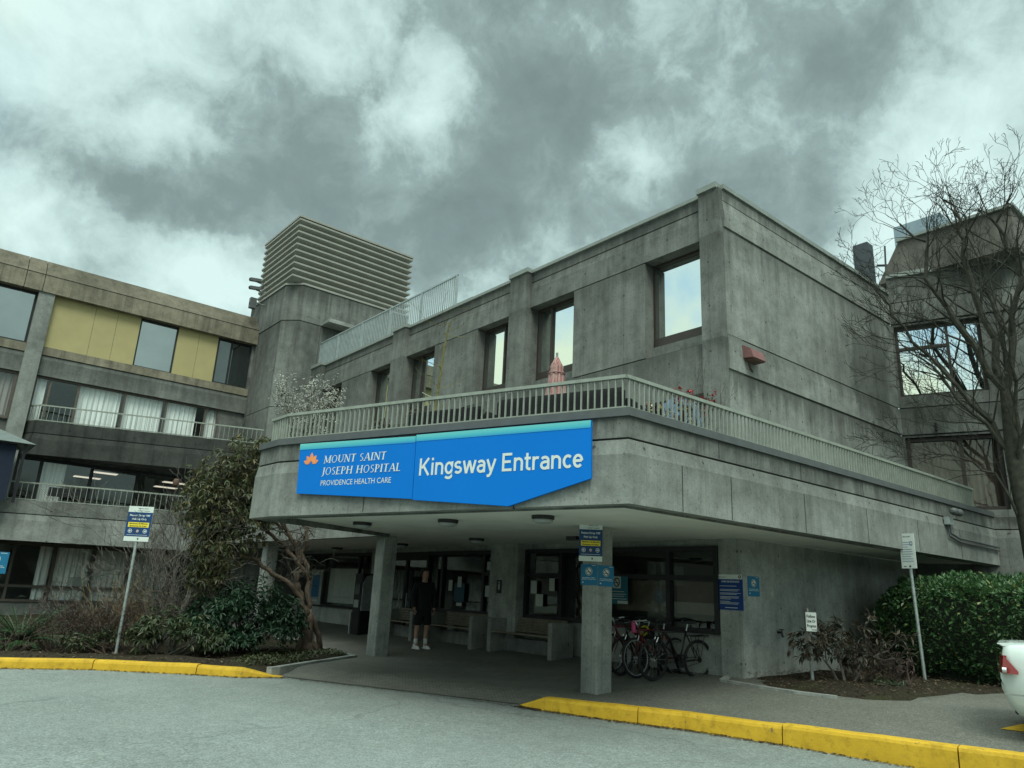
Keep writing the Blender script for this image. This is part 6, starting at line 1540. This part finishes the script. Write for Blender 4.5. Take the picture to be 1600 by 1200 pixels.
# bare tree in front of the right wing
rr = random.Random(73)
TSH = Vector((0.05, -0.16, 0))
tr = thing('bare_tree', (17.55, 4.45, 0), 'tall bare spreading tree rising behind the hedge on the right', 'tree')
tk = MB()
T = [Vector((17.42, 4.72, -.1)), Vector((17.40, 4.74, 1.5)), Vector((17.34, 4.78, 3.0)), Vector((17.30, 4.86, 4.6)), Vector((17.32, 4.84, 6.0))]
tk.tube(T, [.27, .23, .20, .17, .12], 10, False)
tk.v = [tuple(Vector(q) + TSH) for q in tk.v]; tk.build('trunk', DARKBARK, tr, smooth=True)
br = MB(); tips = []
def main(p, pts, r):
    P = [Vector(p)]
    for q in pts: P.append(Vector(q))
    Q = []; r *= .70
    for i in range(len(P) - 1):
        for k in range(3): Q.append(P[i].lerp(P[i + 1], k / 3) + (Vector((rr.gauss(0, .05), rr.gauss(0, .05), rr.gauss(0, .04))) if i + k else Vector()))
    Q.append(P[-1]); n = len(Q); br.tube(Q, [r * (1 - .75 * i / (n - 1)) for i in range(n)], 7, False)
    for i in range(2, n):
        for k in range(2 if i < n - 1 else 3):
            d = (Q[i] - Q[i - 1]).normalized(); ax = d.orthogonal(); ax.rotate(Matrix.Rotation(rr.uniform(0, 6.28), 3, d)); a = rr.uniform(.45, .95) if i < n - 1 else rr.uniform(.1, .5)
            grow(br, Q[i], d * math.cos(a) + ax.normalized() * math.sin(a) + Vector((0, 0, .12)), 1.05 * (1 - .35 * i / n), r * (1 - .75 * i / (n - 1)) * .42, 4, rr, tips, .55, .10, .66, .17, (2, 2), 4, .0045)
main(T[4], [(17.1, 5.5, 7.6), (16.9, 5.9, 8.9), (17.0, 6.0, 9.8), (16.9, 6.4, 10.4)], .11)
main(T[4], [(17.3, 5.1, 7.8), (17.2, 5.25, 9.3), (17.3, 5.2, 10.2), (17.2, 5.5, 10.8)], .12)
main(T[4], [(17.4, 4.5, 7.6), (17.5, 4.3, 9.0), (17.3, 4.6, 9.9), (17.4, 4.2, 10.5)], .11)
main(T[3], [(17.1, 5.4, 5.8), (16.9, 6.1, 7.0), (16.6, 6.7, 8.0), (16.5, 7.0, 8.8)], .085)
main(T[3], [(17.0, 5.5, 5.6), (16.7, 6.0, 6.6), (16.3, 6.5, 7.3)], .07)
main(T[3], [(17.5, 4.2, 6.2), (17.6, 3.7, 7.5), (17.5, 3.5, 8.7), (17.4, 3.5, 9.6)], .10)
main(T[2], [(17.0, 5.2, 4.2), (16.6, 5.7, 4.6), (16.3, 6.1, 4.7)], .05)
main(T[2] + (T[3] - T[2]) * .5, [(17.0, 4.6, 5.6), (16.5, 4.4, 6.8), (16.4, 4.6, 8.2)], .07)
main(T[3], [(17.9, 4.9, 6.6), (18.2, 5.1, 8.4), (18.2, 5.4, 10.2)], .08)
main(T[3], [(17.2, 4.0, 5.4), (17.0, 3.4, 6.2), (16.9, 3.2, 7.6)], .07)
br.v = [tuple(Vector(q) + TSH) for q in br.v]
br.build('branches', DARKBARK, tr)

# ------------------------------------------------------------------ things on the terrace
t = thing('parasol', (8.45, 9.05, 3.3), 'closed pink striped parasol standing on the terrace', 'parasol')
m = MB(); m.tube([(8.45, 9.05, 3.3), (8.45, 9.05, 5.62)], .022, 8); m.build('pole', COPING, t)
m = MB(); m.lathe((8.45, 9.05, 3.3), [(.26, 0), (.26, .05), (.05, .08), (.04, .3)], 16); m.build('base', CAPM, t)
m = MB(); n_ = 16; zz = [(4.42, .235), (4.75, .215), (5.05, .17), (5.2, .15), (5.3, .125), (5.34, .135), (5.48, .06), (5.56, .015)]; i0 = 0
for z, r in zz:
    for k in range(n_): a = 2 * math.pi * k / n_; q = r * (1 if k % 2 else .80); m.v.append((8.45 + q * math.cos(a), 9.05 + q * math.sin(a), z))
for i in range(len(zz) - 1):
    for k in range(n_): a = i * n_ + k; b = i * n_ + (k + 1) % n_; m.f.append((a, b, b + n_, a + n_))
m.build('folded_canopy', PINK, t, smooth=True); m = MB(); m.torus((8.45, 9.05, 5.22), .15, .012, (1, 0, 0), (0, 1, 0), 16, 5); m.build('tie', FADEDRED, t)
def armchair(x, y, w, d, rz, lab, two=False, zt=.98):
    t = thing('wicker_chair', (x, y, 3.3), lab, 'garden seat', 'black wicker seats on the terrace', rz)
    m = MB(); m.box(-w / 2, w / 2, d / 2 - .12, d / 2, .25, zt); m.build('backrest', WICKER, t, local=True, bevel=.04)
    for s_ in (-1, 1): m = MB(); m.box(s_ * w / 2 - .06, s_ * w / 2 + .06, -d / 2, d / 2 - .13, .12, .68); m.build('arm', WICKER, t, local=True, bevel=.03)
    m = MB(); m.box(-w / 2 + .07, w / 2 - .07, -d / 2, d / 2 - .13, .15, .36); m.build('seat_base', WICKER, t, local=True); m = MB(); m.box(-w / 2 + .08, w / 2 - .08, -d / 2 + .02, d / 2 - .14, .362, .48); m.build('cushion', CAPM, t, local=True, bevel=.03)
    for a in (-1, 1):
        for b in (-1, 1): m = MB(); m.box(a * (w / 2 - .05) - .02, a * (w / 2 - .05) + .02, b * (d / 2 - .06) - .02, b * (d / 2 - .06) + .02, 0, .15); m.build('leg', BLACK, t, local=True)
fa = math.atan2(SD.y, SD.x)
def tpos(u, inn): return (SO.x + SD.x * u - SN.x * inn, SO.y + SD.y * u - SN.y * inn)
x, y = tpos(3.05, .62); armchair(x, y, 1.35, .75, fa - math.pi * 0 , 'long black wicker sofa behind the railing above the word Kingsway', True, .74)
x, y = tpos(1.15, .62); armchair(x, y, 1.95, .75, fa, 'black wicker sofa in front of the pink parasol', True, .80)
x, y = 7.95, 7.05; armchair(x, y, 1.25, .75, fa + math.pi / 2 + .34 + math.pi, 'black wicker seat turned sideways at the terrace corner', False, .76)
# blossom shrub, sapling, flower pots
def planter(t, x, y, r, h, mat=TERRA): m = MB(); m.lathe((x, y, 3.3), [(r * .75, 0), (r, h), (r * .9, h), (r * .88, h - .06)], 18); m.build('planter', mat, t)
rr = random.Random(81)
t = thing('blossom_shrub', (5.38, 12.60, 3.3), 'small white-blossoming shrub above the left end of the terrace railing', 'shrub')
planter(t, 5.38, 12.60, .3, .45); m = MB(); tips = []
for i in range(10): a = rr.uniform(0, 6.28); grow(m, (5.38, 12.60, 3.7), (math.cos(a) * .42, math.sin(a) * .42, 1), .64, .013, 3, rr, tips, .4, .12, .72, .12, (2, 3), 4, .003)
m.build('stems', TWIGB, t); l = MB()
for p, d in tips:
    for k in range(7): whorl(l, p - d * rr.uniform(0, .45) + Vector((rr.gauss(0, .02), rr.gauss(0, .02), rr.gauss(0, .02))), d, rr, 4, .028, .024, .1)
l.build('blossom', BLOSSOM, t); l = MB()
for p, d in tips[::3]: whorl(l, p - d * .45, d, rr, 5, .06, .025, .4)
l.build('leaves', LEAF_BR, t)
t = thing('sapling', (7.5, 11.4, 3.3), 'thin mossy leafless sapling standing before the upper block', 'sapling'); planter(t, 7.5, 11.4, .3, .45)
m = MB(); m.tube([(7.5, 11.4, 3.6), (7.47, 11.37, 4.8), (7.53, 11.33, 5.9), (7.60, 11.3, 6.55)], [.028, .026, .022, .012], 7, False); tips = []; m.build('trunk', MOSSY, t, smooth=True); m = MB()
for z in (6.5, 6.45, 6.3, 6.0, 5.6, 5.2, 4.8, 4.5):
    for k in range(2): a = rr.uniform(0, 6.28); grow(m, (7.52, 11.35, z), (math.cos(a), math.sin(a), rr.uniform(-.1, .7)), .42, .007, 2, rr, tips, .4, .05, .7, .12, (1, 2), 3, .002)
m.build('twigs', MOSSY, t); m = MB(); m.torus((7.50, 11.36, 4.95), .04, .012, (1, 0, 0), (0, 1, 0), 12, 5); m.tube([(7.46, 11.36, 4.95), (7.1, 11.3, 5.0)], .008, 4); m.build('tie', PAPER, t)
def flowerpot(x, y, lab, pet, n, h, seed, draped=False):
    rr = random.Random(seed); t = thing('flower_pot', (x, y, 3.3), lab, 'plant pot', 'pots along the terrace railing'); planter(t, x, y, .2, .42); l = MB(); p = MB(); s = MB(); tips = []
    for i in range(10): a = rr.uniform(0, 6.28); grow(s, (x, y, 3.65), (math.cos(a) * .4, math.sin(a) * .4, 1), h, .007, 2, rr, tips, .4, .1, .6, .12, (2, 2), 3, .002)
    for q, d in tips:
        whorl(l, q - d * .12, d, rr, 4, .07, .025, .5)
        if rr.random() < .55: whorl(p, q, d, rr, 9, .055, .04, .1)
    s.build('stems', TWIGB, t); l.build('leaves', LEAF_OL, t); p.build('flowers', pet, t)
flowerpot(8.5, 6.22, 'pot of dark red flowers at the side railing by the corner pilaster', PETAL, 10, .42, 91)
flowerpot(8.32, 6.42, 'pot of yellow and pink flowers beside the dark red ones', PETALY, 10, .33, 92)
bare_shrub('bare_shrub', (9.0, 6.35, 3.3), 3, .75, .012, 3, TWIG, 'thin bare sapling against the corner pilaster above the red flowers', .25, 93, .4, .15)
for i, (x, y, h_) in enumerate(((5.9, 10.6, .3), (6.35, 11.9, .42), (6.2, 9.9, .28))):
    bush('potted_plant', (x, y, 3.3), [((x, y, 3.95 + i * .06), (.22, .22, h_))], 26, .10, .03, LEAF_BR if i != 1 else LEAF_OL, TWIG, ('brownish potted plant behind the railing above the hospital name', 'olive potted plant behind the left railing near the blossom', 'small brown potted plant behind the railing above the letter K')[i], 'plant', seed=95 + i, per=5)
t = thing('covered_planter', (9.0, 6.7, 3.3), 'planter box draped with dusty blue cloth by the side railing', 'planter')
m = MB(); m.box(8.62, 9.25, 6.5, 6.95, 3.3, 3.9); m.build('box', TERRA, t); m = MB(); m.hexa([(8.58, 6.46, 3.5), (9.3, 6.46, 3.45), (9.3, 7.0, 3.5), (8.58, 7.0, 3.45), (8.7, 6.55, 4.42), (9.2, 6.55, 4.5), (9.2, 6.9, 4.5), (8.7, 6.9, 4.42)]); m.build('cloth', CLOTHB, t, bevel=.05)

# canvas gazebo and things on the left balcony
t = thing('gazebo', (.4, 28.9, 3.4), 'dark gazebo with navy canvas sides on the lower balcony at the left edge', 'gazebo')
m = MB(); gx, gy, gs_ = 1.15, 28.2, 1.75
for a, b in (((-1, -1), (1, -1)), ((1, -1), (1, .4)), ((1, .4), (-1, .4)), ((-1, .4), (-1, -1))): m.poly([(gx + a[0] * gs_, gy + a[1] * 1.3, 5.22), (gx + b[0] * gs_, gy + b[1] * 1.3, 5.22), (gx, gy - .3, 5.95)])
m.poly([(gx - gs_, gy - 1.3, 5.215), (gx + gs_, gy - 1.3, 5.215), (gx + gs_, gy + .52, 5.215), (gx - gs_, gy + .52, 5.215)]); m.build('roof', SHINGLE, t)
for sx in (-1.5, 1.5):
    m = MB(); m.box(gx + sx - .04, gx + sx + .04, gy - 1.1, gy - 1.02, 3.4, 5.21); m.build('post', DARKMET, t); m = MB(); m.tube([(gx + sx - .03, gy - 1.06, 4.75), (gx + sx - .12, gy - 1.06, 5.05), (gx + sx - .32, gy - 1.06, 5.19)], .02, 6); m.build('brace', DARKMET, t)
m = MB(); m.box(gx - 1.45, gx + 1.28, gy - 1.07, gy - 1.05, 3.45, 5.19); m.build('canvas_side', NAVYCLOTH, t)
rr = random.Random(99)
t = thing('balcony_table', (3.0, 28.3, 3.4), 'small dark table behind the lower balcony railing right of the gazebo', 'table')
m = MB(); m.box(2.6, 3.1, 28.1, 28.6, 3.72, 3.78); m.build('tabletop', BLACK, t)
for a in (2.65, 3.02):
    for b in (28.15, 28.52): m = MB(); m.box(a, a + .04, b, b + .04, 3.42, 3.72); m.build('leg', BLACK, t)
t = thing('window_box', (4.3, 28.9, 3.5), 'dark window box of yellow flowers behind the lower balcony railing', 'planter')
m = MB(); m.box(3.75, 4.75, 28.7, 28.95, 3.86, 4.14); m.build('box', BLACK, t); m = MB()
for k in range(40): whorl(m, Vector((rr.uniform(3.8, 4.7), 28.82, 4.18 + rr.random() * .1)), (0, 0, 1), rr, 4, .07, .03, .1)
m.build('flowers', PETALY, t)
t = thing('bird_feeder', (6.55, 25.5, 4.5), 'small brown hanging feeder among the bare twigs before the lower balcony', 'bird feeder')
m = MB(); m.lathe((5.75, 21.5, 3.85), [(.06, 0), (.085, .03), (.08, .17), (.05, .21)], 12); m.build('body', TERRA, t, smooth=True); m = MB(); m.tube([(5.75, 21.5, 4.06), (5.75, 21.5, 4.35)], .006, 4); m.build('hook', DARKMET, t)

# ------------------------------------------------------------------ white car at the right edge
def car(loc, rz):
    t = thing('car', loc, 'white saloon car with a red tail lamp, its rear poking in at the right edge', 'car', None, rz)
    # local: rear at x = 0, front at x = 4.5, width along y
    st = [(-0.035, .50, .68, .62, .66), (0.0, .41, .71, .86, .66), (.03, .33, .735, .985, .69), (.10, .25, .765, 1.0, .72), (.22, .21, .80, 1.00, .76), (.55, .20, .84, 1.02, .80), (.95, .20, .87, 1.02, .80), (1.5, .20, .88, .98, .80), (2.3, .20, .885, .97, .80), (3.1, .20, .88, .95, .79), (3.7, .20, .86, .86, .76), (4.2, .22, .78, .76, .68), (4.42, .30, .62, .62, .52)]
    m = MB(); n = 14
    for x, zb, w, zt, wt in st:
        prof = [(-w * .92, zb), (-w, zb + .12), (-w, zb + (zt - zb) * .55), (-w * .985, zb + (zt - zb) * .75), (-wt, zt - .03), (-wt * .85, zt), (-wt * .4, zt + .012)]
        for a, z in prof: m.v.append((x, a, z))
        for a, z in reversed(prof): m.v.append((x, -a, z))
    for i in range(len(st) - 1):
        for k in range(n): a = i * n + k; b = i * n + (k + 1) % n; m.f.append((a, b, b + n, a + n))
    m.f.append(tuple(range(n))); e = (len(st) - 1) * n; m.f.append(tuple(e + k for k in range(n))); m.build('body', CARW, t, smooth=True, local=True)
    sp = MB(); sp.hexa([(.03, -.70, .955), (.30, -.70, .975), (.30, .70, .975), (.03, .70, .955), (-.035, -.69, .99), (.32, -.70, 1.014), (.32, .70, 1.014), (-.035, .69, .99)]); sp.build('boot_lip', CARW, t, local=True, bevel=.008)
    cab = [(.75, .72, 1.0, .72), (1.35, .70, 1.34, .58), (1.9, .70, 1.43, .57), (2.5, .70, 1.41, .57), (3.35, .74, .96, .72)]
    g_ = MB(); rf_ = MB()
    for x, w, z, wt in cab: g_.v += [(x, -.76, .95), (x, -wt, z), (x, wt, z), (x, .76, .95)]
    for i in range(4):
        for k in range(4): a = i * 4 + k; b = i * 4 + (k + 1) % 4; g_.f.append((a, b, b + 4, a + 4))
    g_.build('windows', CARGLASS, t, smooth=False, local=True)
    rf_.hexa([(1.25, -.56, 1.335), (2.6, -.56, 1.405), (2.6, .56, 1.405), (1.25, .56, 1.335), (1.3, -.5, 1.39), (2.5, -.5, 1.44), (2.5, .5, 1.44), (1.3, .5, 1.39)]); rf_.build('roof', CARW, t, local=True, bevel=.02)
    for s_ in (-1, 1):
        l_ = MB(); A_, B_, C_, D_, E_, F_ = (.020, .765, .865), (.145, .835, .705), (.140, .838, .675), (-.012, .775, .675), (-.02, .52, .86), (-.045, .52, .675)
        for q in ((A_, B_, C_, D_), (E_, A_, D_, F_)):
            o_ = (0, .03) if q[0] is A_ else (.03, 0)
            l_.hexa([*[(x, s_ * y, z) for x, y, z in q], *[(x + o_[0], s_ * (y - o_[1]), z) for x, y, z in q]])
        tl = l_.build('tail_lamp', REDLENS, t, local=True)
        q = MB(); q.lathe((.035, s_ * .81, .712), [(.03, -.04), (.03, .0)], 14, 'x'); q.build('reversing_lamp', SILVER, tl, local=True)
        for wx in (.95, 3.55):
            w = MB(); w.torus((wx, s_ * .76, .31), .235, .08, (1, 0, 0), (0, 0, 1), 32, 10); wh = w.build('wheel', RUBBER, t, smooth=True, local=True); w = MB(); w.lathe((wx, s_ * .80 - .02, .31), [(.05, 0), (.19, .02), (.19, .04), (.03, .045)], 20, 'y'); w.build('hubcap', STEEL, wh, local=True)
    b = MB(); b.box(.06, .20, -.60, .60, .24, .33); b.build('valance', BLACK, t, local=True, bevel=.01)
    b = MB(); b.box(-.045, -.012, -.26, .26, .55, .66); b.build('number_plate', PAPER, t, local=True)
    b = MB(); b.box(.0, .5, -.875, -.868, .455, .475); b.box(.0, .5, .868, .875, .455, .475); b.build('bumper_crease', COPING, t, local=True)
    return t
CARLOC = (10.62, 3.30); car((*CARLOC, zs(*CARLOC) - .01), math.radians(-74))
